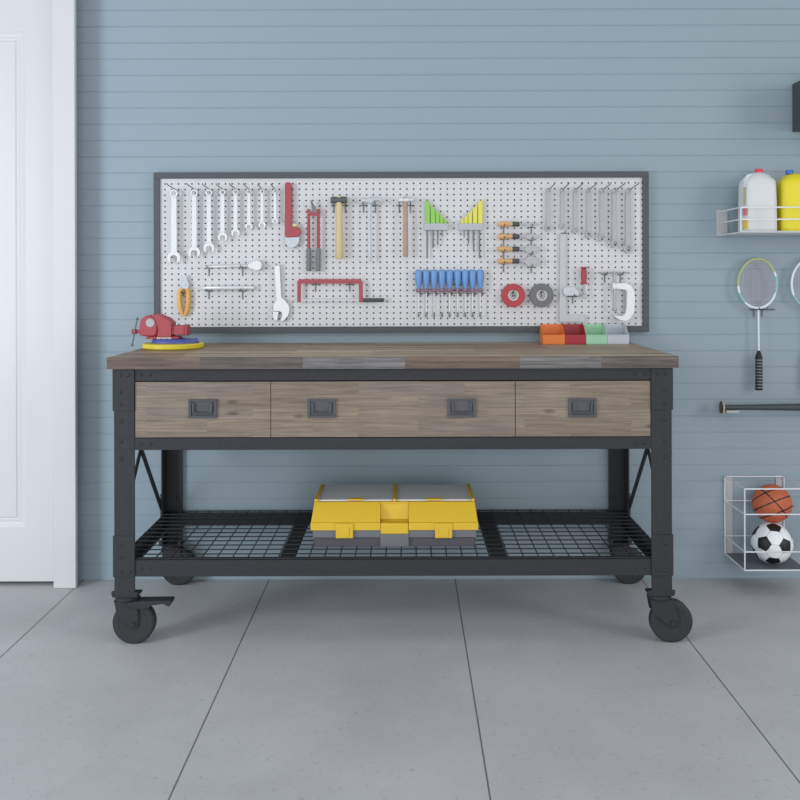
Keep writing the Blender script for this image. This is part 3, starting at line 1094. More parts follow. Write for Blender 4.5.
# ------------------------------------------------------------------ bolt cutter
o_ = 0.020
Yb = BOARD - o_
t = thing('bolt_cutter', base_of(313, 271), 'bolt cutter with red arms and grey grips hanging left of the mallet', 'bolt cutter')
for s, xs_ in ((0, (308.6, 308.8, 308.9)), (1, (318.3, 318.4, 318.1))):
    m = MB()
    a, b = at(xs_[0], 209.5, Yb), at(xs_[1], 248, Yb)
    m.tube([(a[0], Yb, a[1]), ((a[0] + b[0]) / 2, Yb, (a[1] + b[1]) / 2), (b[0], Yb, b[1])], [0.0046, 0.0062, 0.0062], 10)
    m.build('arm', M['red_paint'], t, smooth=True)
    m = MB()
    c = at(xs_[2], 271.3, Yb)
    m.tube([(b[0], Yb, b[1]), (b[0], Yb, b[1] - 0.003), (c[0], Yb, c[1] + 0.003), (c[0], Yb, c[1])], [0.007, 0.0092, 0.0096, 0.008], 12)
    m.build('grip', M['grey_grip'], t, smooth=True)
m = MB()
m.ext(poly([(307, 208.8), (310.4, 209.4), (311.2, 212), (315.8, 212), (316.8, 209.2), (319.8, 208.6), (320, 214), (316.8, 215.6), (310.4, 215.6), (307.2, 214)], o_), Yb - 0.005, Yb + 0.005)
m.build('pivot_plate', M['red_paint'], t, bevel=0.001)
m = MB()
m.ext(poly([(310.2, 200.0), (311.4, 200.2), (313.6, 204.4), (315.4, 207.4), (317.6, 212.0), (316.2, 214), (312.2, 212.2), (312.4, 208), (311, 204)], o_ + .003), Yb - 0.007, Yb + 0.001)
m.build('jaws', M['allen'], t, bevel=0.001)
hook(313.2, 207.0, 0.03, 3, 'wire peg hook behind the jaws of the bolt cutter', cross=2)

# ------------------------------------------------------------------ hammers
def hammer(xc_, head, hy0, hy1, hx, hyb, hm, handle_m, label, name='hammer', claw=False, mallet=False):
    o_ = 0.030
    Yc = BOARD - o_
    t = thing(name, base_of(xc_, hyb, o_), label, 'mallet' if mallet else 'hammer')
    k = Yc / F
    xa, za = at(head[0], hy1, Yc)
    xb, zb = at(head[1], hy0, Yc)
    zc = (za + zb) / 2
    hh = (zb - za) / 2
    m = MB()
    if mallet:
        m.lathe([(hh * 0.9, 0), (hh, 0.004), (hh, xb - xa - 0.004), (hh * 0.9, xb - xa)], (xa, Yc, zc), 'X', 24)
    else:
        # striking face, neck and cheek, then peen / claw
        w = xb - xa
        if claw:
            m.lathe([(hh * 0.85, 0), (hh * 0.95, 0.002), (hh * 0.95, w * .18), (hh * 0.65, w * .26), (hh * 0.7, w * .36), (hh, w * .42), (hh, w * .58), (hh * .6, w * .66)], (xa, Yc, zc), 'X', 20)
            for s in (-1, 1):
                m.tube([(xa + w * .6, Yc + s * 0.004, zc + hh * .3), (xa + w * .8, Yc + s * 0.006, zc + hh * .5), (xa + w * .95, Yc + s * 0.007, zc + hh * .2), (xb + 0.006, Yc + s * 0.007, zc - hh * .5)], [hh * .5, hh * .42, hh * .32, hh * .15], 8)
        else:
            m.lathe([(hh * 0.9, 0), (hh, 0.002), (hh, w * .24), (hh * 0.72, w * .32), (hh * 0.95, w * .44), (hh * 0.95, w * .58), (hh * .7, w * .66), (hh * .62, w * .86), (hh * .3, w)], (xa, Yc, zc), 'X', 20)
    m.build('head', hm, t, smooth=True)
    m = MB()
    zt_ = zb + 0.002
    zb_ = at(xc_, hyb, Yc)[1]
    xm = at(xc_, (hy1 + hyb) / 2, Yc)[0]
    hw_ = (hx[1] - hx[0]) / 2 * k

    def ell(z_, f, g=1.0):
        return [(xm + hw_ * f * math.cos(2 * PI * q / 16), Yc + hw_ * 0.85 * f * g * math.sin(2 * PI * q / 16), z_) for q in range(16)]
    Lh = zt_ - zb_
    m.loft([ell(zb_, .8), ell(zb_ + 0.004, 1.0), ell(zb_ + Lh * .25, 1.0), ell(zb_ + Lh * .55, .92), ell(za - 0.002, .9), ell(zt_, .75)])
    m.build('handle', handle_m, t, smooth=True)


hammer(339.2, (330.8, 347.0), 196.6, 203.6, (335.6, 343.0), 259.0, M['mallet_head'], M['pale_wood'], 'mallet with dark rubber head and pale wooden handle on the pegboard', 'mallet', mallet=True)
hammer(369.6, (361.0, 381.0), 197.2, 204.6, (367.8, 371.4), 262, M['pale_blade'], M['pale_blade'], 'all-grey steel claw hammer hung between the mallet and the brown-handled hammer', claw=True)
hammer(405.6, (399.2, 414.2), 197.2, 202.8, (403.2, 408.2), 257, M['chrome'], M['brown_wood'], 'small silver-headed hammer with brown wooden handle beside the green key set')
for px, lb in ((333.7, 'left wire peg hook carrying the mallet head'), (345.6, 'right wire peg hook carrying the mallet head'), (363.5, 'left wire peg hook carrying the grey claw hammer'), (375.3, 'right wire peg hook carrying the grey claw hammer'), (399.2, 'left wire peg hook carrying the brown-handled hammer'), (410.5, 'right wire peg hook carrying the brown-handled hammer')):
    hook(px, 205.4, 0.05, 7.5, lb)

# ------------------------------------------------------------------ hacksaw
o_ = 0.022
Yc = BOARD - o_
t = thing('hacksaw', base_of(330, 302, o_), 'red-framed hacksaw with dark grey handle hung low on the pegboard', 'saw')
m = MB()
pts = [(297.4, 302.2), (297.4, 281.5), (299.6, 279.2), (359.8, 279.2), (362.6, 281.6), (363.0, 302.2), (359.2, 302.2), (358.9, 283.6), (300.9, 283.6), (300.7, 302.2)]
m.ext(poly(pts, o_), Yc - 0.004, Yc + 0.004)
m.build('frame', M['red_paint'], t, bevel=0.0014)
m = MB()
a, b = at(362.8, 300.2, Yc), at(384, 300.0, Yc)
m.tube([(a[0], Yc, a[1]), (a[0] + 0.004, Yc, a[1]), (b[0] - 0.004, Yc, b[1]), (b[0], Yc, b[1])], [0.006, 0.0075, 0.0075, 0.006], 12)
m.build('handle', M['dark_grip'], t, smooth=True)
m = MB()
m.ext(poly([(300.5, 299.4), (359.4, 299.2), (359.4, 301.0), (300.5, 301.2)], o_), Yc - 0.0006, Yc + 0.0006)
m.build('blade', M['pale_blade'], t)
hook(315.6, 284.6, 0.04, 7, 'left wire peg hook under the red hacksaw frame', cross=4)
hook(349.6, 284.6, 0.04, 7, 'right wire peg hook under the red hacksaw frame', cross=4)

# ------------------------------------------------------------------ pliers
o_ = 0.014
Yc = BOARD - o_
t = thing('pliers', base_of(184, 317, o_), 'needle-nose pliers with orange grips at the lower left of the pegboard', 'pliers')
for pts_ in ([(182.4, 288.5), (179.6, 292), (179.2, 300), (180.2, 308), (183.0, 315.8)], [(187.0, 288.5), (188.0, 293), (188.2, 301), (187.4, 309), (185.0, 315.8)]):
    m = MB()
    P = [at(x, y, Yc) for x, y in pts_]
    m.tube([(x, Yc, z_) for x, z_ in P], [0.0082, 0.0090, 0.0090, 0.0086, 0.0060], 10)
    m.build('grip', M['orange_grip'], t, smooth=True)
m = MB()
m.ext(poly([(181.6, 288.8), (181.2, 283.8), (183.6, 280.2), (185.2, 274.8), (186.2, 274.8), (187.4, 280), (189.2, 283.6), (188.6, 288.8)], o_), Yc - 0.004, Yc + 0.004)
m.lathe([(0.005, -0.006), (0.005, 0.005)], (at(185.2, 284.6, Yc)[0], Yc, at(185.2, 284.6, Yc)[1]), 'Y', 12)
m.build('jaws', M['pale_blade'], t, bevel=0.001)
hook(183.6, 293.2, 0.045, 3, 'wire peg hook between the orange grips of the pliers', cross=5)

# ------------------------------------------------------------------ ratchet, bar, adjustable wrench
o_ = 0.020
Yc = BOARD - o_
m = MB()
a, b = at(199.5, 266.8, Yc), at(251, 265.6, Yc)
m.tube([(a[0], Yc, a[1]), (a[0] + 0.03, Yc, a[1]), (a[0] + 0.033, Yc, a[1]), (b[0], Yc, b[1])], [0.0035, 0.0035, 0.0050, 0.0044], 12)
x, z_ = at(257.0, 265.4, Yc)
R = 5.5 * Yc / F
m.lathe([(R * .9, -0.010), (R, -0.007), (R, 0.007), (R * .9, 0.010)], (x, Yc, z_), 'Y', 28)
p = poly([(248, 264.6), (253, 261.4), (253, 269.6), (248, 267)], o_)
m.ext(p, Yc - 0.006, Yc + 0.006)
tag(m.build('ratchet', M['chrome'], bevel=0.0006), 'chrome ratchet with a round head lying on two hooks, upper of the pair', 'ratchet')
hook(208.9, 268.0, 0.05, 8, 'left wire peg hook under the round-headed ratchet', cross=4)
hook(242.6, 268.0, 0.05, 8, 'right wire peg hook under the round-headed ratchet', cross=4)
m = MB()
a, b = at(200, 289.3, Yc), at(254.5, 287.0, Yc)
zc = (a[1] + b[1]) / 2
m.tube([(a[0], Yc, zc), (a[0] + 0.022, Yc, zc), (a[0] + 0.026, Yc, zc + .001), (b[0] - 0.055, Yc, zc + .001), (b[0] - 0.053, Yc, zc + .001), (b[0] - 0.002, Yc, zc + .001), (b[0], Yc, zc + .001)], [0.0055, 0.006, 0.0092, 0.0092, 0.0082, 0.0082, 0.006], 14)
tag(m.build('breaker_bar', M['chrome'], bevel=0.0004), 'straight thick chrome bar lying on two hooks below the ratchet', 'bar')
hook(208.9, 291.2, 0.05, 8, 'left wire peg hook under the straight chrome bar', cross=4)
hook(242.6, 291.2, 0.05, 8, 'right wire peg hook under the straight chrome bar', cross=4)

o_ = 0.012
Yc = BOARD - o_
t = thing('adjustable_wrench', base_of(281, 321, o_), 'silver adjustable wrench with its wide jaw hanging down left of the hacksaw', 'wrench')
m = MB()
pts = [(274.4, 266), (275.6, 264.4), (278.6, 264.4), (279.9, 266), (280.6, 280), (281.4, 297), (285.6, 300.6), (289.2, 305.5), (289.8, 310), (288.4, 315.5), (284.4, 320.5), (281.4, 321.8), (280.4, 320.6), (282.2, 316), (282.0, 312.6), (279.4, 311.2), (274.4, 311.4), (272.8, 308), (274.2, 304), (276.6, 299.6), (276.2, 296), (275.2, 280)]
m.ext(poly(pts, o_), Yc - 0.006, Yc + 0.006)
m.build('handle', M['chrome'], t, bevel=0.0016)
m = MB()
m.ext(poly([(272.9, 311.8), (278.6, 311.8), (278.4, 314.5), (277.2, 320.2), (275.4, 320.6), (273.6, 319)], o_), Yc - 0.005, Yc + 0.005)
m.build('moving_jaw', M['chrome'], t, bevel=0.001)
hook(277.0, 266.4, 0.03, 2, 'wire peg hook at the top of the silver adjustable wrench', cross=1.5)

# ------------------------------------------------------------------ hex key sets
def keyset(xs_, tops, keyx, keyb, hold, mat, label):
    o_ = 0.014
    Yc = BOARD - o_
    t = thing('hex_key_set', base_of((hold[0] + hold[1]) / 2, 230, o_), label, 'hex keys', 'hex key sets')
    xa, za = at(hold[0], 230.2, Yc)
    xb, zb = at(hold[1], 223.4, Yc)
    MB().box(xa, xb, Yc - 0.008, BOARD - 0.0008, za, zb).build('holder', M['holder_grey'], t, bevel=0.0015)
    for (x0, x1), yt in zip(xs_, tops):
        p0, p1 = at(x0, 223.4, Yc), at(x1, yt, Yc)
        m = MB()
        xa_, xb_ = p0[0], p1[0]
        hi, lo = (p1[1], p1[1] - 0.018)
        if keyx[0] < keyx[-1]:
            pts = [(xa_, zb), (xb_, zb), (xb_, lo), (xa_, hi)]
        else:
            pts = [(xa_, zb), (xb_, zb), (xb_, hi), (xa_, lo)]
        m.ext(pts, Yc - 0.006, Yc + 0.006)
        m.build('key_sleeve', mat, t, bevel=0.001)
    for i, (kx, kb) in enumerate(zip(keyx, keyb)):
        a, b = at(kx, 230.2, Yc), at(kx, kb, Yc)
        rr = 0.0030 - 0.0004 * i
        MB().tube([(a[0], Yc, a[1]), (b[0], Yc, b[1])], rr, 6).build('hex_key', M['allen'], t)


keyset([(425.2, 429.8), (430.6, 435.0), (435.6, 439.4), (440.0, 443.4), (444.0, 447.2)], [198.8, 205, 209.6, 213.8, 217.6], [427.2, 433.2, 438.0, 442.2], [258.5, 248, 244.5, 236], (424, 448), M['green'], 'hex key set with lime green sleeves in a grey holder')
keyset([(478.0, 482.4), (472.8, 477.2), (468.2, 472.0), (464.2, 467.6), (460.4, 463.6)], [198.8, 204.5, 209.6, 213.8, 217.6], [479.6, 473.6, 468.4, 464.2], [258.5, 251.5, 243.5, 237], (458.4, 482.8), M['yellow'], 'hex key set with yellow sleeves in a grey holder')

# ------------------------------------------------------------------ screwdrivers
o_ = 0.022
Yc = BOARD - o_
ordn = ['first', 'second', 'third', 'fourth', 'fifth', 'sixth', 'seventh', 'eighth', 'ninth']
sx_ = [418.6, 426.2, 434.0, 442.0, 449.6, 457.6, 465.2, 472.6, 480.2]
x0, zc = at(sx_[0], 270, Yc)
proto = None
GS = 'blue screwdrivers in a row on the pegboard'
for i, px in enumerate(sx_):
    x, ztop_ = at(px, 269.6, Yc)
    zcol = at(px, 288.4, Yc)[1]
    zc2 = at(px, 292.4, Yc)[1]
    ztip = at(px, 317.2, Yc)[1]
    pos = 'leftmost' if i == 0 else 'rightmost' if i == 8 else 'middle' if i == 4 else ordn[i]
    lab = {0: 'leftmost blue-handled screwdriver of the row of nine', 4: 'middle blue-handled screwdriver of the row of nine', 8: 'rightmost blue-handled screwdriver of the row of nine'}.get(i, '%s blue-handled screwdriver from the left in the row of nine' % ordn[i])
    if proto is None:
        t = proto = thing('screwdriver', (x, Yc, ztip), lab, 'screwdriver', GS)
        L_ = ztop_ - zcol
        m = MB()
        m.lathe([(0.008, 0), (0.0095, L_ * .12), (0.0132, L_ * .42), (0.0142, L_ * .72), (0.0132, L_ * .92), (0.008, L_)], (x, Yc, zcol), 'Z', 12)
        m.build('handle', M['blue'], t, smooth=True)
        MB().lathe([(0.008, 0), (0.011, 0.004), (0.011, zcol - zc2 - 0.003), (0.008, zcol - zc2)], (x, Yc, zc2), 'Z', 14).build('collar', M['purple'], t, smooth=True)
        MB().cyl((x, Yc, ztip + 0.02), (x, Yc, zc2), 0.0020, n=10).build('shaft', M['chrome'], t, smooth=True)
        m = MB()
        m.tube([(x, Yc, ztip + 0.02), (x, Yc, ztip + 0.006), (x, Yc, ztip)], [0.0030, 0.0036, 0.0026], 8)
        m.build('tip', M['allen'], t, smooth=True)
    else:
        c = proto.copy()
        COL.objects.link(c)
        c.location = (x, Yc, ztip)
        c['label'] = lab
        for ch_ in list(proto.children):
            d = ch_.copy()
            COL.objects.link(d)
            d.parent = c
        t = c
    hook(px + 2.2, 293.6, 0.032, 2.5, 'wire peg hook under the %s' % ('leftmost blue screwdriver' if i == 0 else 'rightmost blue screwdriver' if i == 8 else '%s blue screwdriver from the left' % ordn[i]), cross=2.4, rise=0.004)

# ------------------------------------------------------------------ putty knives
o_ = 0.030
Yc = BOARD - o_
rows = [(224.2, 3.2, 'narrowest'), (236.6, 6.2, 'second'), (249.2, 8.4, 'third'), (261.2, 10.6, 'widest')]
GP = 'orange-handled putty knives in a column'
for i, (yc, bw, nm) in enumerate(rows):
    lb = {0: 'orange-handled putty knife with the narrowest blade, topmost of the four', 1: 'second orange-handled putty knife from the top of the four', 2: 'third orange-handled putty knife from the top of the four', 3: 'orange-handled putty knife with the widest blade, lowest of the four'}[i]
    t = thing('putty_knife', base_of(518, yc + 3, o_), lb, 'putty knife', GP)
    x0, z_ = at(497.4, yc, Yc)
    x1 = at(512.2, yc, Yc)[0]
    x2 = at(519.4, yc, Yc)[0]
    Lh = x1 - x0
    m = MB()
    m.lathe([(0.004, 0), (0.0085, 0.004), (0.0108, Lh * .3), (0.0105, Lh * .5), (0.0085, Lh * .85), (0.009, Lh)], (x0, Yc, z_), 'X', 16)
    m.build('handle', M['orange_wood'], t, smooth=True)
    MB().lathe([(0.0092, 0), (0.0098, 0.003), (0.0092, x2 - x1 - 0.002), (0.007, x2 - x1)], (x1, Yc, z_), 'X', 16).build('ferrule', M['dark_grip'], t, smooth=True)
    m = MB()
    k = Yc / F
    h = bw / 2 * k
    p = [at(519.4, yc - 0.9, Yc), at(524.5, yc - 0.9, Yc), at(527.5, yc - bw * .42, Yc), at(533, yc - bw / 2, Yc), at(540.0, yc - bw * .12, Yc), at(540.0, yc + bw * .12, Yc), at(533, yc + bw / 2, Yc), at(527.5, yc + bw * .42, Yc), at(524.5, yc + 0.9, Yc), at(519.4, yc + 0.9, Yc)]
    m.ext(p, Yc - 0.0012, Yc + 0.0012)
    m.build('blade', M['steel'], t, bevel=0.0004)
    hook(503.4, yc + 2.9, 0.05, 8, 'wire peg hook under the handle of the %s' % {0: 'topmost putty knife', 1: 'second putty knife', 2: 'third putty knife', 3: 'lowest putty knife'}[i], cross=2)
    hook(531.2, yc + max(bw / 2, 2.6) + 0.6, 0.05, 6, 'wire peg hook under the blade of the %s' % {0: 'topmost putty knife', 1: 'second putty knife', 2: 'third putty knife', 3: 'lowest putty knife'}[i], cross=2.6)

# ------------------------------------------------------------------ tape rolls
def tape(px, py, R, r_, mat, label):
    x, z_ = at(px, py, BOARD - 0.02)
    k = (BOARD - 0.02) / F
    t = thing('tape_roll', (x, BOARD - 0.0125, z_ - R * k), label, 'tape', 'tape rolls on the pegboard')
    w = 0.011
    m = MB()
    m.ring([(R * k, -w + .001), (R * k, w - .001), (R * k - .001, w), (r_ * k + 0.003, w), (r_ * k + 0.003, -w), (R * k - .001, -w)], (x, BOARD - 0.0125, z_), 'Y', 48)
    m.build('tape', mat, t, smooth=True)
    m = MB()
    m.ring([(r_ * k + 0.0029, -w - 0.0006), (r_ * k + 0.0029, w), (r_ * k, w), (r_ * k, -w - 0.0006)], (x, BOARD - 0.0125, z_), 'Y', 40)
    m.build('core', M['tape_core'], t, smooth=True)


tape(513.3, 295.4, 11.7, 4.4, M['tape_red'], 'red roll of tape hung beside the blue screwdrivers')
tape(541.8, 295.4, 11.9, 4.4, M['tape_grey'], 'dark grey roll of tape hung right of the red one')
for px, nm in ((512.8, 'red'), (541.2, 'dark grey')):
    hook(px, 292.2, 0.035, 5, 'wire peg hook through the hole of the %s tape roll' % nm, cross=1.2)

# ------------------------------------------------------------------ square, trowel, clamp
o_ = 0.010
Yc = BOARD - o_
m = MB()
m.ext(poly([(560.2, 233.8), (565.8, 233.8), (566.2, 314.6), (585, 314.6), (585, 322), (559.4, 322)], o_), Yc - 0.0015, Yc + 0.0015)
tag(m.build('carpenter_square', M['square_steel'], bevel=0.0005), 'pale grey steel square hung upright right of the dark tape roll', 'square')
hook(564.4, 233.2, 0.04, 2, 'wire peg hook at the top of the pale steel square', cross=2.5)
o_ = 0.022
Yc = BOARD - o_
t = thing('scraper', base_of(582, 300, o_), 'small scraper with upright red handle and pale cranked blade', 'scraper')
m = MB()
x, zt_ = at(583.9, 267, Yc)
zb_ = at(583.9, 284.3, Yc)[1]
L_ = zt_ - zb_
m.lathe([(0.0125, 0), (0.0128, 0.004), (0.0095, 0.010), (0.0112, L_ * .4), (0.0112, L_ * .7), (0.0095, L_ - 0.008), (0.0128, L_ - 0.003), (0.0115, L_)], (x, Yc, zb_), 'Z', 16)
m.build('handle', M['dark_red'], t, smooth=True)
m = MB()
pn = [at(*p, Yc) for p in ((583.9, 284), (583.9, 291), (582.4, 295.4), (577, 296))]
m.tube([(a, Yc, b) for a, b in pn], 0.0034, 8)
m.ring([(0.011, -0.002), (0.011, 0.002), (0.008, 0.002), (0.008, -0.002)], (pn[0][0] + 0.004, Yc, at(583, 296.5, Yc)[1]), 'Y', 18)
m.build('neck', M['steel'], t, smooth=True)
m = MB()
m.ext(poly([(563.4, 288.4), (566, 287), (574, 286.6), (578.2, 290.5), (579.0, 295.6), (565.4, 295.8), (563.2, 293)], o_), Yc - 0.003, Yc + 0.003)
m.build('blade', M['pale_blade'], t, bevel=0.001)
hook(572.6, 296.6, 0.05, 7, 'wire peg hook under the pale blade of the red-handled scraper', cross=5)

o_ = 0.030
Yc = BOARD - o_
t = thing('clamp', base_of(620, 321, o_), 'large silver C-clamp hanging at the lower right corner of the pegboard', 'clamp')
m = MB()
pts = [(617, 283.2), (626, 282.8), (630.8, 285.0), (634.0, 290.5), (634.8, 300), (634.0, 312), (630.5, 318.6), (625.5, 321.6), (619, 320.2), (613.6, 316.6), (612.6, 314.6), (617, 315.4), (622, 315.6), (625.2, 313.2), (626.2, 308), (626.4, 292), (624.8, 290.0), (617, 289.2)]
m.ext(poly(pts, o_), Yc - 0.009, Yc + 0.009)
x, z_ = at(614.6, 286.0, Yc)
m.lathe([(0.0095, -0.013), (0.0105, -0.011), (0.0105, 0.011), (0.0095, 0.013)], (x, Yc, z_), 'Z', 18)
x3, z3 = at(617.5, 286.0, Yc)
m.box(x, x3 + 0.004, Yc - 0.008, Yc + 0.008, z_ - 0.010, z_ + 0.010)
m.build('frame', M['chrome'], t, bevel=0.0025)
m = MB()
za, zb = at(614.2, 271, Yc)[1], at(614.2, 309, Yc)[1]
m.cyl((x, Yc, za), (x, Yc, zb), 0.0058, n=14)
m.lathe([(0.008, 0), (0.0095, 0.003), (0.0085, 0.008), (0.006, 0.010)], (x, Yc, zb - 0.008), 'Z', 16)
m.build('screw', M['steel'], t, smooth=True)
m = MB()
a, b = at(598, 272.8, Yc), at(629.2, 272.8, Yc)
m.tube([(a[0], Yc, a[1]), (a[0] + .004, Yc, a[1]), (b[0] - .004, Yc, a[1]), (b[0], Yc, a[1])], [0.0036, 0.003, 0.003, 0.0036], 10)
m.build('t_handle', M['steel'], t, smooth=True)
hook(604.5, 274.6, 0.06, 8, 'left wire peg hook under the clamp handle', cross=3)
hook(620.3, 274.6, 0.06, 8, 'right wire peg hook under the clamp handle', cross=3)

# ------------------------------------------------------------------ wire shelf with bottles
WX0 = 1.2245
WX1 = WX0 + 0.60
sf = 3.330
zA, zB, zC = 1.4328, 1.3887, 1.3440
rk = thing('wire_rack', (WX0 + .3, 3.44, zC), 'white wire shelf rack on the wall holding plastic bottles', 'rack')
m = MB()
rw = 0.0026
for z_ in (zA, zB):
    m.tube([(WX0, WALL - 0.004, z_), (WX0, sf, z_), (WX1, sf, z_), (WX1, WALL - 0.004, z_)], rw, 8)
m.tube([(WX0, sf, zA), (WX0, sf, zC)], rw, 8)
m.tube([(WX1, sf, zA), (WX1, sf, zC)], rw, 8)
m.build('rail', M['white_wire'], rk, smooth=True)
m = MB()
m.box(WX0, WX1, sf - 0.004, WALL - 0.004, zC - 0.004, zC)
m.box(WX0, WX1, sf - 0.004, sf - 0.001, zC - 0.005, zC + 0.002)
m.build('shelf', M['white_wire'], rk, bevel=0.001)
for x in (WX0 - 0.016, WX1 - 0.028):
    MB().box(x, x + 0.044, WALL - 0.005, WALL - 0.0005, zC - 0.006, zA + 0.008).build('wall_bracket', M['white_plate'], rk, bevel=0.001)


def jug(xc_, yc, z0, w, d, h, mat, cap, label, prints=False, cdx=0.006, hs=-1):
    t = thing('bottle', (xc_, yc, z0), label, 'bottle', 'large plastic bottles on the white wire rack')

    def sec(z_, a, b, e, dx=0.0, n=40):
        ring = []
        for q in range(n):
            th = 2 * PI * q / n
            c, s = math.cos(th), math.sin(th)
            ring.append((xc_ + dx + a * math.copysign(abs(c) ** (2 / e), c), yc + b * math.copysign(abs(s) ** (2 / e), s), z0 + z_))
        return ring
    a, b = w / 2, d / 2
    m = MB()
    m.loft([sec(0, a * .92, b * .9, 4), sec(0.006, a, b * .99, 4.5), sec(0.02, a, b, 4.5), sec(h * .50, a * .985, b * .98, 4.5), sec(h * .72, a * .965, b * .95, 4.2), sec(h * .79, a * .95, b * .93, 4), sec(h * .825, a * .90, b * .88, 3.6), sec(h * .85, a * .79, b * .80, 3.2), sec(h * .895, a * .66, b * .66, 2.6), sec(h * .93, a * .40, b * .45, 2.2), sec(h * .945, a * .20, b * .24, 2)])
    m.build('body', mat, t, smooth=True, angle=60)
    MB().lathe([(0.0135, 0), (0.0142, 0.002), (0.0142, 0.012), (0.0125, 0.015)], (xc_ + cdx, yc, z0 + h * .938), 'Z', 24).build('cap', cap, t, smooth=True)
    m = MB()
    m.tube([(xc_ + hs * a * .30, yc - b * .3, z0 + h * .905), (xc_ + hs * a * .66, yc - b * .4, z0 + h * .885), (xc_ + hs * a * .86, yc - b * .45, z0 + h * .82), (xc_ + hs * a * .90, yc - b * .45, z0 + h * .70)], [0.006, 0.008, 0.008, 0.006], 10)
    m.build('handle', mat, t, smooth=True)
    if prints:
        for (u0, u1, v0, v1, mt) in ((.84, .997, .05, .21, 'label_gold'), (.86, .995, .26, .37, 'label_pink'), (.93, .99, .43, .70, 'label_olive')):
            m = MB()
            cols = []
            for q in range(9):
                u = u0 + (u1 - u0) * q / 8
                w_ = (1 - u ** 4.5) ** (1 / 4.5)
                cols.append((xc_ - a * u, yc - b * w_))
            m.loft([[(x * s_ + xc_ * (1 - s_), y * s_ + yc * (1 - s_), z0 + h * v) for x, y in cols] + [(x * .97 + xc_ * .03, y * .97 + yc * .03, z0 + h * v) for x, y in reversed(cols)] for v, s_ in ((v0, 1.012), (v1, 1.012))])
            m.build('label_patch', M[mt], t)


jy = 3.435
xa = at(757.3, 220, jy)[0]
xb = at(794.2, 220, jy)[0]
k = jy / F
jug(xa, jy, zC + 0.0005, 33.0 * k, 0.11, 0.241, M['jug_white'], M['cap_red'], 'white plastic bottle with red cap at the left end of the wire rack', True)
jug(xb, jy, zC + 0.0005, 33.2 * k, 0.11, 0.236, M['jug_yellow'], M['cap_blue'], 'yellow plastic bottle with blue cap right of the white bottle', cdx=-0.018, hs=1)

# ------------------------------------------------------------------ badminton rackets
def racket(pxc, label, off=0.0, yellow=True):
    Yr = 3.515
    k = Yr / F
    cx_, cz_ = at(pxc, 283.4, Yr)
    A, Bz = 19.3 * k, 24.6 * k
    t = thing('badminton_racket', (cx_, Yr, at(pxc, 390, Yr)[1]), label, 'racket', 'badminton rackets hung on the blue wall')
    n = 64
    P = [(cx_ + A * math.sin(2 * PI * q / n) * (1 - 0.03 * math.cos(2 * PI * q / n)), Yr, cz_ + Bz * math.cos(2 * PI * q / n)) for q in range(n)]
    m = MB()
    m.tube(P, 0.0044, 8, closed=True)
    # bands of lacquer colour round the hoop
    m.bm.faces.ensure_lookup_table()
    for f in m.bm.faces:
        c = f.calc_center_median()
        a = math.degrees(math.atan2((c.x - cx_) / A, (c.z - cz_) / Bz))
        if yellow:
            f.material_index = 1 if -95 < a < 62 else 2 if (75 < a < 115 or -140 < a <= -112) else 0
        else:
            f.material_index = 2 if (-150 < a < -120) else 0
    m.build('hoop', [M['racket_white'], M['racket_yellow'], M['racket_teal']], t, smooth=True)
    m = MB()
    for i in range(-10, 11):
        x = i / 11 * A
        h = Bz * math.sqrt(max(0, 1 - (x / A) ** 2)) - 0.002
        m.tube([(cx_ + x, Yr, cz_ - h), (cx_ + x, Yr, cz_ + h)], 0.00055, 4)
    for i in range(-13, 14):
        z_ = i / 14 * Bz
        w = A * math.sqrt(max(0, 1 - (z_ / Bz) ** 2)) - 0.002
        m.tube([(cx_ - w, Yr, cz_ + z_), (cx_ + w, Yr, cz_ + z_)], 0.00055, 4)
    m.build('strings', M['string'], t)
    m = MB()
    zs0 = cz_ - Bz
    zs1 = at(pxc, 350.5, Yr)[1]
    m.cyl((cx_ + 0.003, Yr, zs0), (cx_ + 0.004, Yr, zs1), 0.0034, n=10)
    m.build('shaft', M['racket_white'], t, smooth=True)
    m = MB()
    zg = at(pxc, 390, Yr)[1]
    L_ = zs1 - zg
    xg = cx_ + 0.004
    pr = [(0.0138, 0), (0.0150, 0.005)]
    q = 0.008
    nb = 10
    for i in range(nb):
        h0 = 0.008 + (L_ - 0.035) * i / nb
        pr += [(0.0130, h0), (0.0130, h0 + 0.0022), (0.0142, h0 + 0.005)]
    pr += [(0.0115, L_ - 0.018), (0.006, L_ - 0.004), (0.004, L_)]
    m.lathe(pr, (xg, Yr, zg), 'Z', 16)
    m.bm.faces.ensure_lookup_table()
    for f in m.bm.faces:
        zz = f.calc_center_median().z - zg
        f.material_index = 1 if (0.008 < zz < L_ - 0.03 and ((zz - 0.008) % ((L_ - 0.035) / nb)) < 0.0040) else 0
    m.build('grip', [M['ball_black'], M['grey_grip']], t, smooth=True)


racket(757.6, 'badminton racket with yellow-green, teal and white hoop and dark wrapped grip on the wall')
racket(811.0, 'white-hooped badminton racket cut off by the right photo edge', yellow=False)


def wall_hook(px, lb):
    x, z_ = at(px, 309.6, WALL - 0.004)
    m = MB()
    k = WALL / F
    for s in (-3.6, 4.6):
        m.tube([(x + s * k, WALL - 0.003, z_ - 0.028), (x + s * k, WALL - 0.003, z_)], 0.0026, 6)
        m.tube([(x + s * k, WALL - 0.003, z_), (x + s * k, WALL - 0.055, z_ + 0.002), (x + s * k, WALL - 0.060, z_ + 0.010)], 0.0026, 6)
    m.tube([(x - 8 * k, WALL - 0.003, z_), (x + 17 * k, WALL - 0.003, z_)], 0.0026, 6)
    tag(m.build('wall_hook', M['hook_wire'], smooth=True), lb, 'hook', 'racket hooks on the blue wall')


wall_hook(757.6, 'grey double hook on the wall under the hoop of the yellow-green racket')
wall_hook(811.0, 'grey double hook on the wall under the white-hooped racket')

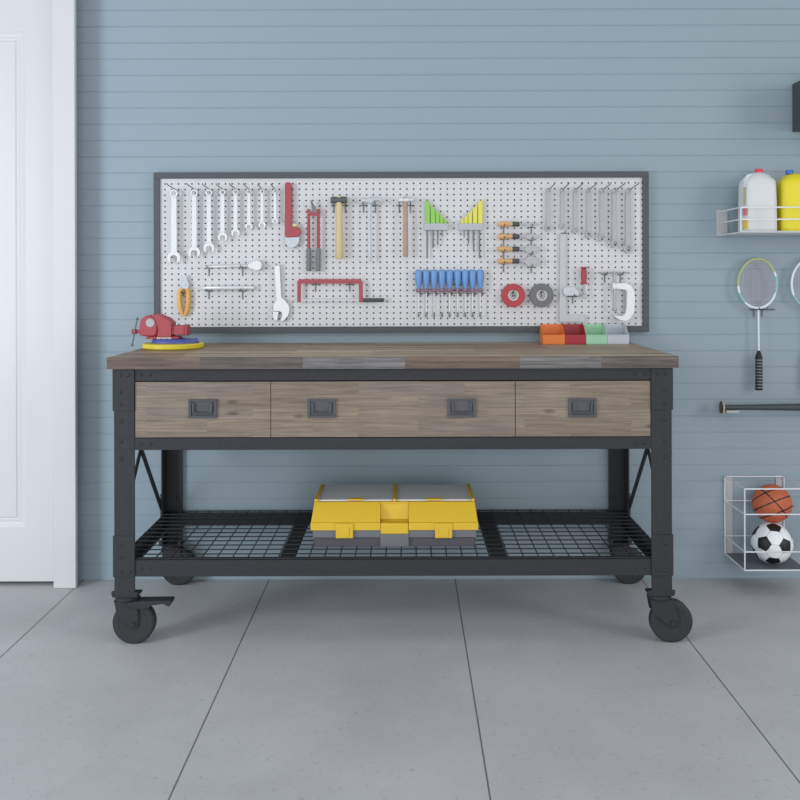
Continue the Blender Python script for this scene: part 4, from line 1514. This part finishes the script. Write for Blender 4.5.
# ------------------------------------------------------------------ bat and its bracket
Yr = 3.490
xk, zk = at(722.2, 407.4, Yr)
t = thing('baseball_bat', (xk, Yr, zk), 'black baseball bat with tan knob lying level along the wall', 'bat')
k = Yr / F
m = MB()
m.lathe([(0.010, -0.003), (0.0235, -0.003), (0.0258, -0.001), (0.0262, 0.001), (0.0245, 0.003), (0.012, 0.005)], (xk - .001, Yr, zk), 'X', 28)
m.bm.faces.ensure_lookup_table()
for f in m.bm.faces:
    if f.calc_center_median().x < xk - .0035:
        f.material_index = 1
m.build('knob', [M['bat_knob'], M['bat_black']], t, smooth=True)
m = MB()
m.lathe([(0.0095, 0.006), (0.0100, 0.05), (0.0115, 0.18), (0.0150, 0.36), (0.024, 0.52), (0.031, 0.64), (0.033, 0.78), (0.031, 0.825), (0.020, 0.84), (0, 0.842)], (xk, Yr, zk), 'X', 32)
m.build('barrel', M['bat_black'], t, smooth=True)
for px, lb in ((731.2, 'short white bracket under the handle of the black baseball bat'), (900, 'white bracket under the barrel of the bat')):
    if px > 800:
        continue
    x, z_ = at(px, 411.2, Yr)
    m = MB()
    m.box(x - 6.4 * k, x + 6.4 * k, Yr - 0.016, WALL - 0.004, zk - 0.0185, zk - 0.0125)
    m.box(x - 6.4 * k, x + 6.4 * k, WALL - 0.004, WALL - 0.0005, zk - 0.03, zk - 0.0125)
    m.box(x - 6.4 * k, x + 6.4 * k, Yr - 0.019, Yr - 0.016, zk - 0.0185, zk - 0.0095)
    tag(m.build('bat_bracket', M['white_plate'], bevel=0.0006), lb, 'bracket')

# ------------------------------------------------------------------ wire ball basket
GX0 = 1.2375
GX1 = 1.468
gf = 3.334
zt_, zb_ = 0.400, 0.1015
bk = thing('wire_basket', ((GX0 + GX1) / 2, 3.44, zb_), 'white wire basket on the wall low down, holding two balls', 'basket')
m = MB()
rw = 0.0027
lev = [zt_, 0.3065, 0.1690, zb_]
for i, z_ in enumerate(lev):
    m.tube([(GX0, WALL - 0.008, z_), (GX0, gf, z_), (GX1, gf, z_), (GX1, WALL - 0.008, z_)], rw if i in (0, 3) else rw * .9, 8)
    m.tube([(GX0, WALL - 0.008, z_), (GX1, WALL - 0.008, z_)], rw * .85, 8)
for x in (GX0, GX1):
    m.tube([(x, gf, zb_), (x, gf, zt_)], rw, 8)
    m.tube([(x, WALL - 0.008, zb_), (x, WALL - 0.008, zt_)], rw, 8)
m.build('wire_frame', M['white_wire'], bk, smooth=True)
MB().box(GX0 + 0.002, GX1 - 0.002, gf + 0.002, WALL - 0.006, zb_ - 0.002, zb_ + 0.0015).build('tray', M['tray_grey'], bk)
for x, w, za in ((GX0 + 0.002, 0.030, zb_ - 0.004), (1.438, 0.026, zb_ - 0.004)):
    MB().box(x, x + w, WALL - 0.004, WALL - 0.0005, za, zt_ + 0.003).build('wall_bracket', M['white_plate'], bk, bevel=0.0008)


def icos():
    phi = (1 + 5 ** .5) / 2
    V = []
    for a in (-1, 1):
        for b in (-1, 1):
            V += [Vector((0, a, b * phi)), Vector((a, b * phi, 0)), Vector((a * phi, 0, b))]
    return [v_.normalized() for v_ in V]


def soccer(cx_, cy, cz, r_):
    q = Quaternion((-0.2742, -0.451, -0.8472, -0.0602))
    az = math.atan2(cx_, cy)
    q = Quaternion((0, 0, 1), -az) @ Quaternion((1, 0, 0), math.atan2(cz - H, cy)) @ q
    V = [q @ v_ for v_ in icos()]
    m = MB()
    bmesh.ops.create_icosphere(m.bm, subdivisions=6, radius=r_)
    cosN = V[0].dot(sorted(V, key=lambda u: -u.dot(V[0]))[1])
    info = []
    for v_ in V:
        nb = [u for u in V if abs(u.dot(v_) - cosN) < 1e-3]
        # order neighbours round v_
        e1 = (nb[0] - v_ * nb[0].dot(v_)).normalized()
        e2 = v_.cross(e1)
        nb.sort(key=lambda u: math.atan2(u.dot(e2), u.dot(e1)))
        pts = [(v_ + (u - v_) / 3) for u in nb]
        pts = [p / p.dot(v_) for p in pts]
        ds = []
        for i in range(5):
            mid = (pts[i] + pts[(i + 1) % 5]) / 2 - v_
            ds.append((mid.normalized(), mid.length))
        info.append((v_, ds, nb))
    for f in m.bm.faces:
        p = f.calc_center_median().normalized()
        v_, ds, nb = max(info, key=lambda t_: t_[0].dot(p))
        w = p / p.dot(v_) - v_
        md_ = max(w.dot(d) / l for d, l in ds)
        if md_ < 1.13:
            f.material_index = 1
        else:
            # seams between white panels run along the icosahedron's edges
            for u in nb:
                nrm = v_.cross(u).normalized()
                if abs(p.dot(nrm)) < 0.022 and p.dot(v_ + u) > 1.2:
                    f.material_index = 2
        f.smooth = True
    bmesh.ops.translate(m.bm, verts=m.bm.verts, vec=(cx_, cy, cz))
    return m.build('soccer_ball', [M['ball_white'], M['ball_black'], M['ball_seam']], smooth=True, angle=60)


def basketball(cx_, cy, cz, r_):
    m = MB()
    bmesh.ops.create_icosphere(m.bm, subdivisions=6, radius=r_)
    # seam planes as seen from the front (x right, z up, -y towards the viewer)
    b = Vector((0.13, -0.98, 0.09)).normalized()
    a = Vector((-0.45, 0, 0.89))
    c2 = Vector((0.7, 0, 0.7))
    c2 = (c2 - b * c2.dot(b)).normalized()
    a = (a - b * a.dot(b)).normalized()
    q = Quaternion((0, 0, 1), -math.atan2(cx_, cy)) @ Quaternion((1, 0, 0), math.atan2(cz - H, cy))
    a, b, c2 = q @ a, q @ b, q @ c2
    w = 0.034
    for f in m.bm.faces:
        p = f.calc_center_median().normalized()
        u, v_, t_ = p.dot(a), p.dot(b), p.dot(c2)
        s = abs(u) < w or abs(t_) < w
        # the two curved seams: circles round +-a bowed towards the middle
        for sg in (-1, 1):
            ax = (a * sg).normalized()
            d = p.dot(ax)
            lim = 0.62 - 0.14 * (1 - (abs(v_)) ** 2)
            if abs(d - lim) < w:
                s = True
        f.material_index = 1 if s else 0
        f.smooth = True
    bmesh.ops.translate(m.bm, verts=m.bm.verts, vec=(cx_, cy, cz))
    return m.build('basketball', [M['ball_orange'], M['ball_black']], smooth=True, angle=60)


sy = 3.414
sr = 0.0748
sxx, szz = at(772.0, 543.6, sy)
szz = zb_ + 0.0018 + sr
tag(soccer(sxx, sy, szz, sr), 'black and white soccer ball on the basket tray under the basketball', 'soccer ball')
by = 3.4655
br_ = 0.0718
bxx, bzz = at(772, 503.8, by)
d = math.sqrt(max(1e-6, (sr + br_ + 0.0005) ** 2 - (by - sy) ** 2 - (bxx - sxx) ** 2))
tag(basketball(bxx, by, szz + d, br_), 'orange basketball resting on top of the soccer ball in the wire basket', 'basketball')

# ------------------------------------------------------------------ dark wall cabinet cut off at the right edge
t = thing('wall_cabinet', (1.507 + .3, WALL - 0.13, 1.743), 'charcoal wall cabinet cut off at the top right corner, above the bottles', 'cabinet')
m = MB()
ca0, ca1, cz0, cz1, cf = 1.507, 2.107, 1.743, 1.93, WALL - 0.24
m.box(ca0, ca0 + 0.018, cf, WALL - 0.001, cz0, cz1)
m.box(ca1 - 0.018, ca1, cf, WALL - 0.001, cz0, cz1)
m.box(ca0 + 0.018, ca1 - 0.018, cf, WALL - 0.001, cz0, cz0 + 0.018)
m.box(ca0 + 0.018, ca1 - 0.018, cf, WALL - 0.001, cz1 - 0.018, cz1)
m.box(ca0 + 0.018, ca1 - 0.018, WALL - 0.02, WALL - 0.001, cz0 + 0.018, cz1 - 0.018)
m.build('body', M['cabinet_dark'], t, bevel=0.001)
MB().box(ca0, ca1, cf - 0.018, cf - 0.001, cz0, cz1).build('door', M['cabinet_dark'], t, bevel=0.001)
